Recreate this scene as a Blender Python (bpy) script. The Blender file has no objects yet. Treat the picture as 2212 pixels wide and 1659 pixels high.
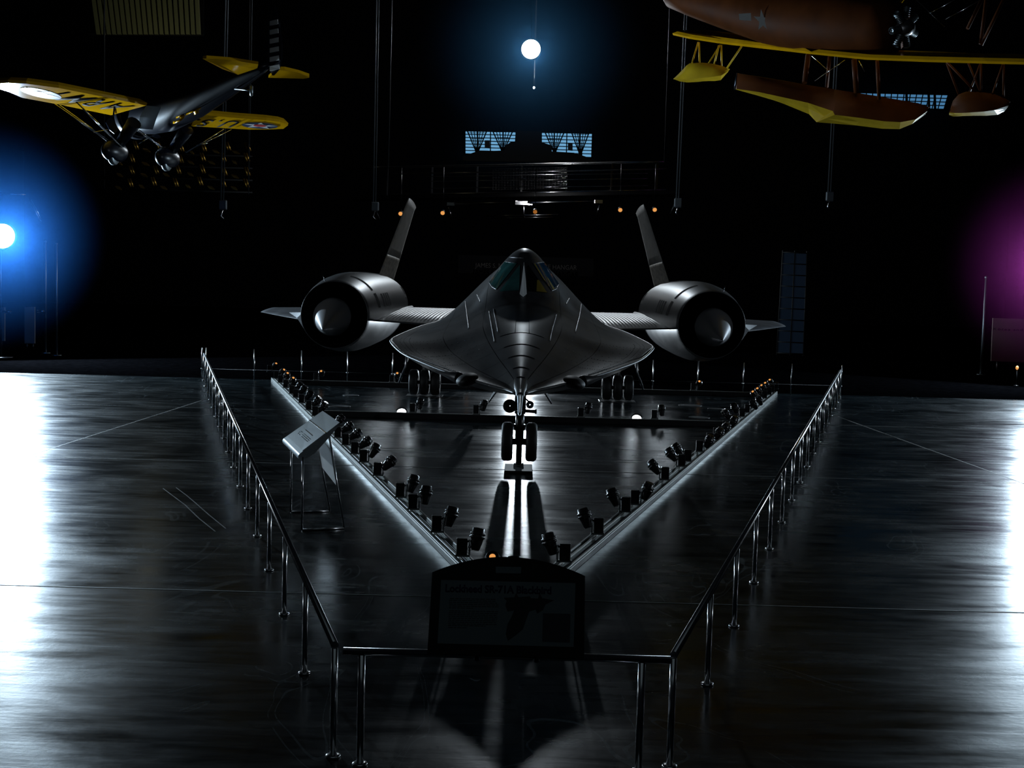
import bpy, bmesh, math, random
from mathutils import Vector, Matrix
from mathutils.bvhtree import BVHTree
random.seed(7)
PI = math.pi
scene = bpy.context.scene
COL = scene.collection

# ------------------------------------------------------------------ camera
CAM_H, CAM_PITCH, CAM_ROLL, FOCAL = 3.25, math.radians(4.84), math.radians(1.55), 2800.0
IMG_W, IMG_H = 2212.0, 1659.0
c_f = Vector((0, math.cos(CAM_PITCH), -math.sin(CAM_PITCH)))
c_u0 = Vector((0, math.sin(CAM_PITCH), math.cos(CAM_PITCH)))
c_r = Vector((1, 0, 0)) * math.cos(CAM_ROLL) + c_u0 * math.sin(CAM_ROLL)
c_u = Vector((-1, 0, 0)) * math.sin(CAM_ROLL) + c_u0 * math.cos(CAM_ROLL)
c_o = Vector((0, 0, CAM_H))
cam_data = bpy.data.cameras.new('camera')
cam = bpy.data.objects.new('camera', cam_data)
COL.objects.link(cam)
cam_data.sensor_fit = 'HORIZONTAL'
cam_data.sensor_width = 36.0
cam_data.lens = 36.0 * FOCAL / IMG_W
cam_data.clip_end = 400.0
cam.matrix_world = Matrix(((c_r.x, c_u.x, -c_f.x, c_o.x), (c_r.y, c_u.y, -c_f.y, c_o.y), (c_r.z, c_u.z, -c_f.z, c_o.z), (0, 0, 0, 1)))
scene.camera = cam

# ------------------------------------------------------------------ world, colour management
world = bpy.data.worlds.new('world')
scene.world = world
world.use_nodes = True
world.node_tree.nodes['Background'].inputs[0].default_value = (0.02, 0.03, 0.05, 1)
world.node_tree.nodes['Background'].inputs[1].default_value = 0.0
scene.view_settings.view_transform = 'Standard'
scene.view_settings.look = 'None'
scene.view_settings.exposure = 0.0
scene.view_settings.gamma = 1.0
scene.view_settings.use_curve_mapping = False
scene.cycles.max_bounces = 6
scene.cycles.diffuse_bounces = 2
scene.cycles.glossy_bounces = 3
scene.cycles.volume_bounces = 0
scene.cycles.sample_clamp_indirect = 4.0
scene.cycles.use_denoising = True

# ------------------------------------------------------------------ the lamps that light the hall, and added fill lights
LAMP_A = Vector((0.42, 56.0, 12.78))       # hung from the roof above the jet's tail
LAMP_H = Vector((0.70, 66.0, 12.60))       # small spotlight hung further back
LAMP_B = Vector((-16.95, 43.0, 4.05))      # on a mast at the left
LAMP_C = Vector((17.9, 43.0, 4.05))        # on a mast at the right, just out of frame
LAMP_D = Vector((0.28, 44.0, 1.35))        # work light standing under the tail
def spot(name, loc, target, power, angle, size, color=(0.78, 0.90, 1.0), blend=0.3):
    d = bpy.data.lights.new(name, 'SPOT')
    d.energy = power; d.color = color; d.spot_size = math.radians(angle); d.spot_blend = blend; d.shadow_soft_size = size
    o = bpy.data.objects.new(name, d)
    COL.objects.link(o)
    o.location = loc
    o.rotation_euler = (Vector(target) - Vector(loc)).to_track_quat('-Z', 'Y').to_euler()
    return o
def toward(a, b, dist):
    a = Vector(a); b = Vector(b)
    return a + (b - a).normalized() * dist
AIM_A, AIM_B, AIM_C, AIM_D, AIM_H = (0.2, 22, 1.5), (0.0, 21, 0.5), (0.0, 21, 0.5), (0.15, 20, 0.6), (0.15, 22, 2.0)
spot('lamp_light_high', toward(LAMP_A, AIM_A, .6), AIM_A, 1150, 178, .25, blend=.05)
spot('lamp_light_far', toward(LAMP_H, AIM_H, .2), AIM_H, 1500, 60, .12)
spot('lamp_light_left', toward(LAMP_B, AIM_B, .35), AIM_B, 12000, 172, .25, (.62, .82, 1.0), .05)
spot('lamp_light_right', toward(LAMP_C, AIM_C, .35), AIM_C, 4800, 172, .25, (.66, .84, 1.0), .05)
spot('lamp_light_low', toward(LAMP_D, AIM_D, .2), AIM_D, 2200, 110, .10)
# added fill lights out of view, for the jet's flanks and inlet spikes
spot('side_fill_left', (-17, 17, 4.8), (-2.0, 22, 2.0), 1150, 95, .25, blend=.5)
spot('side_fill_right', (17, 17, 4.8), (2.0, 22, 2.0), 1000, 95, .25, blend=.5)
spot('side_fill_left_high', (-16, 21, 9.5), (4.9, 32.4, 1.9), 450, 9, .25, blend=.5)
spot('side_fill_right_high', (16, 21, 9.5), (-4.9, 32.4, 1.9), 450, 9, .25, blend=.5)
def point(name, loc, power, color, r=.1):
    d = bpy.data.lights.new(name, 'POINT'); d.energy = power; d.color = color; d.shadow_soft_size = r
    o = bpy.data.objects.new(name, d); COL.objects.link(o); o.location = loc
point('truss_fill', Vector((0.60, 63.6, 7.05)), 60, (.95, .97, 1), .03)  # added fill that brightens the truss's centre post
point('walkway_light', LAMP_H + Vector((0, 0, -.35)), 1500, (.9, .95, 1))
d = bpy.data.lights.new('overhead_fill', 'AREA'); d.energy = 45; d.size = 16; d.color = (.7, .9, 1.0)  # weak overhead fill added to lift the sign and floor
o = bpy.data.objects.new('overhead_fill', d); COL.objects.link(o); o.location = (0, -2, 15); o.rotation_euler = (.25, 0, 0)

# ------------------------------------------------------------------ helpers
def ray(px, py):
    return c_f * FOCAL + c_r * (px - IMG_W / 2) - c_u * (py - IMG_H / 2)
def at(px, py, Y):
    """the world point at distance Y along the hall that the photograph shows at a pixel"""
    d = ray(px, py)
    return c_o + d * (Y / d.y)
def on_floor(px, py, z=0.0):
    d = ray(px, py)
    return c_o + d * ((z - CAM_H) / d.z)

def tag(o, label=None, cat=None, group=None, kind=None):
    if label: o['label'] = label
    if cat: o['category'] = cat
    if group: o['group'] = group
    if kind: o['kind'] = kind
    return o
def empty(name, loc=(0, 0, 0), rz=0.0):
    o = bpy.data.objects.new(name, None)
    COL.objects.link(o)
    o.location = loc; o.rotation_euler = (0, 0, rz)
    o.empty_display_size = 0.1
    return o
def link_mesh(name, me, mat, parent=None):
    o = bpy.data.objects.new(name, me)
    COL.objects.link(o)
    if mat is not None and not me.materials: me.materials.append(mat)
    if parent is not None: o.parent = parent
    return o
def copy_tree(o, parent=None):
    c = o.copy(); COL.objects.link(c); c.parent = parent
    for ch in list(o.children): copy_tree(ch, c)
    return c
def depth_of(o):
    n = 0
    while o.parent is not None: o = o.parent; n += 1
    return n

class MB:
    """collects vertices and faces; build() links them as one mesh object"""
    def __init__(self): self.v = []; self.f = []; self.sm = []; self.uv = None
    def add(self, vs, fs, smooth=False):
        b = len(self.v)
        self.v += [tuple(p) for p in vs]
        for f in fs: self.f.append(tuple(b + i for i in f)); self.sm.append(smooth)
        return self
    def box(self, c, s, rot=None):
        c = Vector(c); h = Vector(s) * .5
        vs = []
        for x in (-1, 1):
            for y in (-1, 1):
                for z in (-1, 1):
                    p = Vector((x * h.x, y * h.y, z * h.z))
                    if rot is not None: p = rot @ p
                    vs.append(c + p)
        return self.add(vs, [(0, 1, 3, 2), (4, 6, 7, 5), (0, 4, 5, 1), (2, 3, 7, 6), (0, 2, 6, 4), (1, 5, 7, 3)])
    def bbox(self, c, s, b=.006, rot=None):
        """a box with chamfered edges"""
        c = Vector(c); h = Vector(s) * .5
        b = min(b, h.x * .9, h.y * .9, h.z * .9)
        bm = bmesh.new()
        bmesh.ops.create_cube(bm, size=1.0)
        for v in bm.verts: v.co = Vector((v.co.x * s[0], v.co.y * s[1], v.co.z * s[2]))
        bmesh.ops.bevel(bm, geom=list(bm.edges), offset=b, segments=1, profile=.5, affect='EDGES')
        bm.verts.index_update()
        vs = [c + (rot @ v.co if rot is not None else v.co) for v in bm.verts]
        fs = [tuple(v.index for v in f.verts) for f in bm.faces]
        bm.free()
        return self.add(vs, fs)
    def tube(self, pts, r, n=10, caps=True, smooth=True):
        pts = [Vector(p) for p in pts]
        rs = r if isinstance(r, (list, tuple)) else [r] * len(pts)
        rings = []
        prev = None
        for i, p in enumerate(pts):
            t = (pts[min(i + 1, len(pts) - 1)] - pts[max(i - 1, 0)])
            if t.length < 1e-9: t = Vector((0, 0, 1))
            t.normalize()
            if prev is None:
                a = Vector((0, 0, 1)) if abs(t.z) < .9 else Vector((1, 0, 0))
                u = t.cross(a).normalized()
            else:
                u = (prev - t * prev.dot(t))
                u = u.normalized() if u.length > 1e-6 else t.orthogonal().normalized()
            prev = u
            w = t.cross(u)
            rings.append([p + (u * math.cos(k * 2 * PI / n) + w * math.sin(k * 2 * PI / n)) * rs[i] for k in range(n)])
        vs = [q for ring in rings for q in ring]
        fs = []
        for i in range(len(rings) - 1):
            for k in range(n):
                a = i * n + k; b = i * n + (k + 1) % n
                fs.append((a, b, b + n, a + n))
        self.add(vs, fs, smooth)
        if caps:
            self.add(rings[0], [tuple(range(n - 1, -1, -1))]); self.add(rings[-1], [tuple(range(n))])
        return self
    def lathe(self, o, axis, prof, n=32, a0=0.0, a1=2 * PI, smooth=True, ref=None):
        """prof: (distance along axis, radius); closed all round unless a0/a1 say otherwise"""
        o = Vector(o); t = Vector(axis).normalized()
        u = (Vector(ref) - t * Vector(ref).dot(t)).normalized() if ref is not None else (t.cross(Vector((0, 0, 1))).normalized() if abs(t.z) < .95 else Vector((1, 0, 0)))
        w = t.cross(u)
        full = abs(a1 - a0 - 2 * PI) < 1e-6
        m = n if full else n + 1
        vs = []
        for d, r in prof:
            for k in range(m):
                a = a0 + (a1 - a0) * k / n
                vs.append(o + t * d + (u * math.cos(a) + w * math.sin(a)) * r)
        fs = []
        for i in range(len(prof) - 1):
            for k in range(n):
                a = i * m + k; b = i * m + (k + 1) % m
                fs.append((a, b, b + m, a + m))
        return self.add(vs, fs, smooth)
    def prism(self, poly, off):
        """poly: 3-D points of a flat outline, pushed along off into a solid"""
        poly = [Vector(p) for p in poly]; off = Vector(off); n = len(poly)
        vs = poly + [p + off for p in poly]
        fs = [tuple(range(n - 1, -1, -1)), tuple(range(n, 2 * n))]
        for i in range(n):
            j = (i + 1) % n
            fs.append((i, j, j + n, i + n))
        return self.add(vs, fs)
    def ball(self, c, s, n=16, m=10, rot=None):
        c = Vector(c); vs = []; fs = []
        if not hasattr(s, '__len__'): s = (s, s, s)
        for i in range(m + 1):
            th = PI * i / m
            for k in range(n):
                ph = 2 * PI * k / n
                p = Vector((s[0] * math.sin(th) * math.cos(ph), s[1] * math.sin(th) * math.sin(ph), s[2] * math.cos(th)))
                if rot is not None: p = rot @ p
                vs.append(c + p)
        for i in range(m):
            for k in range(n):
                a = i * n + k; b = i * n + (k + 1) % n
                fs.append((a, a + n, b + n, b))
        return self.add(vs, fs, True)
    def mesh(self, name):
        me = bpy.data.meshes.new(name)
        me.from_pydata(self.v, [], self.f)
        me.polygons.foreach_set('use_smooth', self.sm)
        me.update()
        bm = bmesh.new(); bm.from_mesh(me)
        bmesh.ops.remove_doubles(bm, verts=bm.verts, dist=1e-5)
        bmesh.ops.recalc_face_normals(bm, faces=bm.faces)
        bm.to_mesh(me); bm.free()
        return me
    def build(self, name, mat, parent=None):
        return link_mesh(name, self.mesh(name), mat, parent)

# ------------------------------------------------------------------ materials
MATS = {}
def mat(name, color, rough=.5, metal=0.0, spec=.5, emit=None, estr=0.0, coat=0.0, noise=None, bump=None):
    """noise=(scale, amount, stretch): value mottling; bump=(scale, strength)"""
    m = bpy.data.materials.new(name); m.use_nodes = True
    nt = m.node_tree; b = nt.nodes['Principled BSDF']
    b.inputs['Base Color'].default_value = (*color, 1)
    b.inputs['Roughness'].default_value = rough
    b.inputs['Metallic'].default_value = metal
    b.inputs['Specular IOR Level'].default_value = spec
    b.inputs['Coat Weight'].default_value = coat
    if emit:
        b.inputs['Emission Color'].default_value = (*emit, 1)
        b.inputs['Emission Strength'].default_value = estr
    if noise or bump:
        tc = nt.nodes.new('ShaderNodeTexCoord')
    if noise:
        sc, amt, st = noise
        mp = nt.nodes.new('ShaderNodeMapping'); mp.inputs['Scale'].default_value = st
        nz = nt.nodes.new('ShaderNodeTexNoise'); nz.inputs['Scale'].default_value = sc; nz.inputs['Detail'].default_value = 6
        rp = nt.nodes.new('ShaderNodeValToRGB')
        rp.color_ramp.elements[0].position = .3; rp.color_ramp.elements[1].position = .72
        rp.color_ramp.elements[0].color = (*[c * (1 - amt) for c in color], 1)
        rp.color_ramp.elements[1].color = (*[min(1, c * (1 + amt)) for c in color], 1)
        nt.links.new(tc.outputs['Object'], mp.inputs['Vector']); nt.links.new(mp.outputs[0], nz.inputs['Vector'])
        nt.links.new(nz.outputs['Fac'], rp.inputs[0]); nt.links.new(rp.outputs[0], b.inputs['Base Color'])
        mr = nt.nodes.new('ShaderNodeMapRange')
        mr.inputs['To Min'].default_value = max(.03, rough * .85); mr.inputs['To Max'].default_value = min(1, rough * 1.15)
        nt.links.new(nz.outputs['Fac'], mr.inputs[0]); nt.links.new(mr.outputs[0], b.inputs['Roughness'])
    if bump:
        nz2 = nt.nodes.new('ShaderNodeTexNoise'); nz2.inputs['Scale'].default_value = bump[0]; nz2.inputs['Detail'].default_value = 4
        bp = nt.nodes.new('ShaderNodeBump'); bp.inputs['Strength'].default_value = bump[1]; bp.inputs['Distance'].default_value = .02
        nt.links.new(tc.outputs['Object'], nz2.inputs['Vector']); nt.links.new(nz2.outputs['Fac'], bp.inputs['Height'])
        nt.links.new(bp.outputs[0], b.inputs['Normal'])
    MATS[name] = m
    return m

M_SKIN = mat('black aircraft paint', (.040, .041, .045), .40, 0, .55, noise=(2.2, .28, (1.4, .5, 1.4)), bump=(3.0, .035))
M_SKIN2 = mat('black aircraft paint, joints', (.008, .008, .009), .6)
M_FIN = mat('grey worn fin paint', (.50, .48, .45), .55, 0, .4, noise=(1.6, .16, (.7, 1, 2.5)))
M_FIN2 = mat('bare worn titanium', (.62, .57, .50), .42, .35, .5, noise=(2.6, .3, (.7, 1, 3)))
M_SPIKE = mat('dark smooth spike skin', (.26, .26, .27), .42, .3, .5)
M_VOID = mat('deep black lining', (.0025, .0025, .003), .9, 0, .05)  # even near-black tone for ducts, slots and backing
M_PLATE = mat('worn dark steel plate', (.06, .065, .07), .5, .5)
M_GLASS = mat('canopy glass with teal reflection', (.035, .125, .125), .12, 0, .8, noise=(3, .5, (1, 1, 1)))  # teal of the reflected surroundings put into the glass colour
M_GLASSB = mat('canopy glass with blue reflection', (.012, .055, .11), .12, 0, .8, noise=(3, .5, (1, 1, 1)))  # blue reflection on the right pane painted into the base
M_YEL_REFL = mat('yellow reflection on the glass', (.22, .16, .02), .5)  # colour of the reflection painted on the right panes
M_STEEL = mat('brushed stainless steel', (.70, .70, .71), .21, 1, .5, noise=(14, .08, (1, 1, .15)))
M_STEEL_D = mat('dull sheet steel', (.30, .34, .36), .42, .85, .5, noise=(30, .12, (.1, 3, 3)))
M_ALU = mat('satin aluminium track', (.30, .31, .30), .45, .8, .5, noise=(8, .1, (.3, .3, 2)))
M_BLACK = mat('black metal', (.010, .010, .011), .28, 0, .6)
M_BLACKM = mat('matte black', (.006, .006, .006), .6, 0, .3)
M_RUBBER = mat('black rubber', (.010, .010, .010), .55, 0, .4, bump=(30, .15))
M_GEAR = mat('worn grey gear metal', (.20, .20, .20), .35, .8)
M_WHITE = mat('white painted panel', (.72, .76, .78), .5)
M_DARKWALL = mat('dark hall cladding', (.006, .006, .008), .8, 0, .1, noise=(.4, .4, (1, 1, 1)))
M_UNLIT_FLOOR = mat('floor blackened as unlit', (.0008, .0008, .001), 1.0, 0, .0, noise=(5, .4, (1, 1, 1)))  # the far floor lies unlit; its darkness is put into this colour
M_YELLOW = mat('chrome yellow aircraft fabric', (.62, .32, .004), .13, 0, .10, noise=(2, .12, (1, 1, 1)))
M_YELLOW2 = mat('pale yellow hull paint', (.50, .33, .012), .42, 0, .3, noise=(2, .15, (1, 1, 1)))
M_ORANGE_SHADE = mat('orange paint darkened as shade', (.080, .022, .004), .6, 0, .10, noise=(1.5, .25, (1, 1, 1)))  # brown shade on the floatplane's sides is put into this colour
M_NAVY = mat('dark blue aircraft paint', (.006, .008, .016), .30, 0, .4)
M_STAR = mat('white insignia paint', (.62, .62, .60), .5)
M_RED = mat('red insignia paint', (.45, .03, .03), .5)
M_INSB = mat('blue insignia paint', (.03, .05, .10), .4)
M_LETTER = mat('black lettering paint', (.010, .010, .012), .8, 0, .05)
M_CHROME = mat('polished metal', (.75, .75, .76), .12, 1)
M_LENS = mat('lit floodlight lens', (1, 1, 1), .3, emit=(.88, .95, 1.0), estr=24.0)
M_LENS_LOW = mat('lit work light lens', (1, 1, 1), .3, emit=(.88, .95, 1.0), estr=20.0)
M_WARM = mat('warm lamp lens', (.5, .25, .1), .3, emit=(1.0, .42, .11), estr=.8)
M_WARMD = mat('dim warm lamp lens', (.5, .25, .08), .3, emit=(1.0, .36, .07), estr=.3)
M_SKYPANE = mat('daylight window pane', (.2, .4, .6), .3, emit=(.13, .34, .56), estr=1.0)
M_SKYPANE2 = mat('dim daylight window pane', (.05, .12, .2), .3, emit=(.07, .22, .42), estr=.8)
M_SHEENPANE = mat('blue glass panel with painted sheen', (.010, .018, .03), .25, 0, .5, emit=(.05, .09, .16), estr=.03)  # reflected sheen painted as faint emission
M_GOLD = mat('dull gold metal', (.55, .30, .05), .35, .9)
M_OLIVE = mat('olive corrugated sheet', (.30, .30, .13), .6)
M_SIGNP = mat('printed sign sheet', (.16, .21, .22), .5)
M_SIGNT = mat('dark blue print', (.015, .012, .07), .5)
M_SIGNX = mat('black print', (.010, .012, .014), .6)
M_SIGNB = mat('grey print box', (.035, .04, .05), .6)
M_PANEL = mat('beige exhibit panel', (.30, .22, .20), .6)
M_PANELG = mat('grey exhibit panel', (.45, .43, .42), .4, .4)

# polished concrete: dark, bluish, with cloudy gloss and fine cross streaks
m = mat('polished dark concrete', (.02, .02, .02), .3)
nt = m.node_tree; b = nt.nodes['Principled BSDF']
tc = nt.nodes.new('ShaderNodeTexCoord')
def mapping(sx, sy, sz):
    mp = nt.nodes.new('ShaderNodeMapping'); mp.inputs['Scale'].default_value = (sx, sy, sz)
    nt.links.new(tc.outputs['Object'], mp.inputs['Vector']); return mp
def noise(mp, sc, det, rough=.55, dist=0.0):
    n = nt.nodes.new('ShaderNodeTexNoise'); n.inputs['Scale'].default_value = sc; n.inputs['Detail'].default_value = det
    n.inputs['Roughness'].default_value = rough; n.inputs['Distortion'].default_value = dist
    nt.links.new(mp.outputs[0], n.inputs['Vector']); return n
def mathn(op, a, b_, clamp=False):
    n = nt.nodes.new('ShaderNodeMath'); n.operation = op; n.use_clamp = clamp
    for i, x in enumerate((a, b_)):
        if isinstance(x, (int, float)): n.inputs[i].default_value = x
        else: nt.links.new(x, n.inputs[i])
    return n.outputs[0]
n1 = noise(mapping(.55, .8, 1), 1.0, 8, .6, .6)
n2 = noise(mapping(.5, 3.0, 1), 1.6, 6, .6, .3)
n3 = noise(mapping(3, 3, 3), 6.0, 4)
mixv = mathn('ADD', mathn('MULTIPLY', n1.outputs['Fac'], .55), mathn('MULTIPLY', n2.outputs['Fac'], .45))
rp = nt.nodes.new('ShaderNodeValToRGB')
rp.color_ramp.elements[0].position = .36; rp.color_ramp.elements[0].color = (.0022, .0040, .0050, 1)
rp.color_ramp.elements[1].position = .66; rp.color_ramp.elements[1].color = (.009, .0155, .019, 1)
nt.links.new(mixv, rp.inputs[0])
# scuffs: thin wandering scratch lines, dense in some places
n4 = noise(mapping(.9, .35, 1), .9, 2, .4, 1.2); n5 = noise(mapping(.2, .2, 1), 1.0, 3)
sc = mathn('LESS_THAN', mathn('ABSOLUTE', mathn('SUBTRACT', n4.outputs['Fac'], .5), 0), .0035)
sc2 = mathn('LESS_THAN', mathn('ABSOLUTE', mathn('SUBTRACT', n4.outputs['Fac'], .545), 0), .0025)
n6 = noise(mapping(2.0, 6.0, 1), 5.0, 5, .7)
chips = mathn('GREATER_THAN', n6.outputs['Fac'], .72)
scr = mathn('MULTIPLY', mathn('MAXIMUM', mathn('MAXIMUM', sc, sc2), chips), mathn('MULTIPLY', mathn('GREATER_THAN', n5.outputs['Fac'], .46), n3.outputs['Fac']))
mxc = nt.nodes.new('ShaderNodeMix'); mxc.data_type = 'RGBA'; mxc.inputs[7].default_value = (.10, .12, .13, 1)
nt.links.new(scr, mxc.inputs[0]); nt.links.new(rp.outputs[0], mxc.inputs[6]); nt.links.new(mxc.outputs[2], b.inputs['Base Color'])
mr = nt.nodes.new('ShaderNodeMapRange'); mr.inputs['From Min'].default_value = .3; mr.inputs['From Max'].default_value = .7
mr.inputs['To Min'].default_value = .12; mr.inputs['To Max'].default_value = .35
nt.links.new(mixv, mr.inputs[0]); nt.links.new(mr.outputs[0], b.inputs['Roughness'])
bp = nt.nodes.new('ShaderNodeBump'); bp.inputs['Strength'].default_value = .16; bp.inputs['Distance'].default_value = .012
nt.links.new(mathn('ADD', n2.outputs['Fac'], mathn('MULTIPLY', n3.outputs['Fac'], .25)), bp.inputs['Height'])
nt.links.new(bp.outputs[0], b.inputs['Normal'])
b.inputs['Specular IOR Level'].default_value = .26
M_FLOOR = m

# ------------------------------------------------------------------ the hall
def struct(name, mb, m, label=None, parent=None):
    o = mb.build(name, m, parent)
    if parent is None: o['kind'] = 'structure'
    if label: o['label'] = label
    return o
HX, HY0, HY1, HZ = 40.0, -8.0, 106.0, 12.0
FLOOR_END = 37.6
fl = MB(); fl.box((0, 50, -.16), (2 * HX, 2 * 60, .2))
floor = struct('floor', fl, M_UNLIT_FLOOR, 'hall floor under the polished slabs, painted black where unlit')
# slabs of polished concrete between the saw-cut joints seen in the photograph
def clip(poly, nx, ny, d):
    """keep nx*x+ny*y <= d"""
    out = []
    for i in range(len(poly)):
        a, b_ = poly[i], poly[(i + 1) % len(poly)]
        da, db = nx * a[0] + ny * a[1] - d, nx * b_[0] + ny * b_[1] - d
        if da <= 0: out.append(a)
        if (da < 0) != (db < 0) and abs(da - db) > 1e-12:
            t = da / (da - db); out.append((a[0] + t * (b_[0] - a[0]), a[1] + t * (b_[1] - a[1])))
    return out
GAP = .007
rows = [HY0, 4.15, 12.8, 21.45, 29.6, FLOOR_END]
cells = []
for i in range(len(rows) - 1):
    y0, y1 = rows[i] + GAP, rows[i + 1] - GAP
    cells.append([(-HX, y0), (HX, y0), (HX, y1), (-HX, y1)])
def joint(p, q, cells_in, ymin, ymax):
    nx, ny = (q[1] - p[1]), -(q[0] - p[0]); l = math.hypot(nx, ny); nx /= l; ny /= l; d = nx * p[0] + ny * p[1]
    out = []
    for c in cells_in:
        cy = sum(a[1] for a in c) / len(c)
        if ymin < cy < ymax:
            for s in (1, -1):
                k = clip(c, s * nx, s * ny, s * d - GAP)
                if len(k) > 2: out.append(k)
        else: out.append(c)
    return out
cells = joint((-8.07, 21.45), (-7.51, 31.25), cells, 21.5, 40)
cells = joint((7.98, 31.49), (8.58, 21.41), cells, 21.5, 40)
cells = joint((-8.3, 12.8), (-8.07, 21.45), cells, 12.9, 21.4)
cells = joint((9.1, 12.8), (8.58, 21.41), cells, 12.9, 21.4)
for c in cells:
    b_ = MB(); b_.prism([(x, y, -.06) for x, y in c], (0, 0, .06))
    b_.build('floor_slab', M_FLOOR, floor)
M_GLINT_SKID = mat('pale joint glint and skid mark', (.10, .11, .11), .5, 0, .5, noise=(3, .6, (1, 1, 1)))  # light caught by joint edges painted as pale strips; skid marks share it
JD = [((-HX, y), (HX, y)) for y in rows[1:-1]]
# the two diagonal saw cuts run on from the barrier to the side
JD += [((-7.51, 31.25), (-8.07, 21.45)), ((7.98, 31.49), (8.58, 21.41))]
for (x0, y0), (x1, y1) in JD:
    d = Vector((x1 - x0, y1 - y0, 0)); n_ = Vector((-d.y, d.x, 0)).normalized() * .011; a = Vector((x0, y0, .0)); e = Vector((x1, y1, .0))
    b_ = MB(); b_.prism([a - n_, e - n_, e + n_, a + n_], (0, 0, .0025)); b_.build('joint_glint', M_GLINT_SKID, floor)
w = MB(); w.box((-HX - .2, 50, HZ / 2), (.4, 120, HZ + .2)); struct('wall_left', w, M_DARKWALL, 'dark side wall of the hall, on the left')
w = MB(); w.box((HX + .2, 50, HZ / 2), (.4, 120, HZ + .2)); struct('wall_right', w, M_DARKWALL, 'dark side wall of the hall, on the right')
w = MB(); w.box((0, HY1 + .2, 19), (2 * HX, .4, 40)); struct('wall_back', w, M_DARKWALL, 'dark end wall with the daylit windows')
w = MB(); w.box((0, HY0 - .2, 19), (2 * HX, .4, 40)); struct('wall_front', w, M_DARKWALL, 'dark end wall behind the viewer')
cv = MB(); vs = []; N = 24
for k in range(N + 1):
    a = PI * k / N
    for y in (HY0 - .4, HY1 + .4):
        for dr in (0, .3): vs.append(((HX + .4 + dr) * math.cos(a), y, HZ - .1 + (26 + dr) * math.sin(a)))
fs = []
for k in range(N):
    b0 = k * 4
    fs += [(b0, b0 + 2, b0 + 6, b0 + 4), (b0 + 1, b0 + 5, b0 + 7, b0 + 3)]
cv.add(vs, fs, True)
struct('ceiling', cv, M_DARKWALL, 'dark arched roof of the hall')

# ------------------------------------------------------------------ the black jet (local axes: x across, y aft, ground at z 0)
JET_O = Vector((.15, 22.0, 0)); JET_RZ = -.0073
jet = empty('jet_aircraft', JET_O, JET_RZ)
tag(jet, 'black twin-engine delta jet with sharp chined nose facing the front barrier', 'aircraft')
JW = Matrix.Translation(JET_O) @ Matrix.Rotation(JET_RZ, 4, 'Z')
JI = JW.inverted()
def lerp_tab(tab, x):
    if x <= tab[0][0]: return tab[0][1]
    for (a, va), (b_, vb) in zip(tab, tab[1:]):
        if x <= b_: return va + (vb - va) * (x - a) / (b_ - a)
    return tab[-1][1]
def smooth_tab(tab, x):
    """Catmull-Rom through the table"""
    n = len(tab)
    if x <= tab[0][0]: return tab[0][1]
    if x >= tab[-1][0]: return tab[-1][1]
    for i in range(n - 1):
        if x <= tab[i + 1][0]:
            x0, y0 = tab[i]; x1, y1 = tab[i + 1]; h = x1 - x0; t = (x - x0) / h
            m0 = (y1 - tab[i - 1][1]) / (x1 - tab[i - 1][0]) if i > 0 else (y1 - y0) / h
            m1 = (tab[i + 2][1] - y0) / (tab[i + 2][0] - x0) if i + 2 < n else (y1 - y0) / h
            return ((2*t**3-3*t*t+1)*y0 + (t**3-2*t*t+t)*h*m0 + (-2*t**3+3*t*t)*y1 + (t**3-t*t)*h*m1)
# stations are distances along the hall (Y); local y = Y - 22
HW = [(15.2, .055), (15.6, .20), (16.0, .40), (16.5, .66), (17.1, .99), (17.9, 1.36), (18.9, 1.74), (19.8, 2.0), (21, 2.09), (23, 2.12), (27, 2.14), (31, 2.16), (36, 2.1), (42, 1.7), (47, .5)]
ZC = [(15.2, 1.86), (16.0, 1.885), (17.1, 1.945), (17.9, 2.0), (18.9, 2.06), (19.8, 2.165), (21.5, 2.17), (27, 2.12), (33, 2.02), (47, 2.0)]
ZT = [(15.2, 1.915), (16.0, 2.05), (17.1, 2.23), (17.9, 2.35), (18.9, 2.47), (19.8, 2.57), (21, 2.70), (22, 2.82), (23.5, 2.96), (25, 3.32), (26.5, 3.54), (28, 3.56), (31, 3.44), (36, 3.15), (42, 2.8), (47, 2.2)]
ZB = [(15.2, 1.81), (16.0, 1.78), (17.1, 1.70), (17.9, 1.62), (18.9, 1.5), (19.8, 1.42), (21, 1.36), (24, 1.32), (30, 1.30), (38, 1.34), (47, 1.8)]
HC = [(21.5, 0), (22.0, .09), (22.5, .34), (23.0, .60), (23.5, .715), (24.0, .665), (25, .36), (26.2, .07), (27.2, .01), (28.5, 0)]
GP = [(15.2, 1.1), (16.5, 1.7), (18, 2.0), (19.5, 1.8), (21, 1.4), (23, 1.0), (47, 1.0)]
def zt_at(Y, x):
    hw, zc = smooth_tab(HW, Y), smooth_tab(ZC, Y)
    u = min(1, abs(x) / hw)
    g = math.cos(PI / 2 * u) ** 2
    p = lerp_tab(GP, Y)
    z = zc + (smooth_tab(ZT, Y) - zc) * g ** p
    h = smooth_tab(HC, Y) if 21.5 < Y < 28.5 else 0
    if h > 0 and abs(x) < 1.02: z += max(0, h) * math.cos(PI / 2 * abs(x) / 1.02) ** 2
    return z
def zb_at(Y, x):
    hw, zc = smooth_tab(HW, Y), smooth_tab(ZC, Y)
    u = min(1, abs(x) / hw)
    return zc - .012 - (zc - smooth_tab(ZB, Y)) * (1 - u ** 1.7) ** .9
def S(Y, u, inset=0.0):
    hw = smooth_tab(HW, Y)
    return Vector((u * hw, Y - 22, zt_at(Y, u * hw) - inset))
VC = [15.2, 15.75, 16.25, 16.9, 17.6, 18.5, 19.8, 21.6, 23.9, 27, 31, 36, 42, 47]
UC = [0, .30, .60, .90, 1.0]
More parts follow.
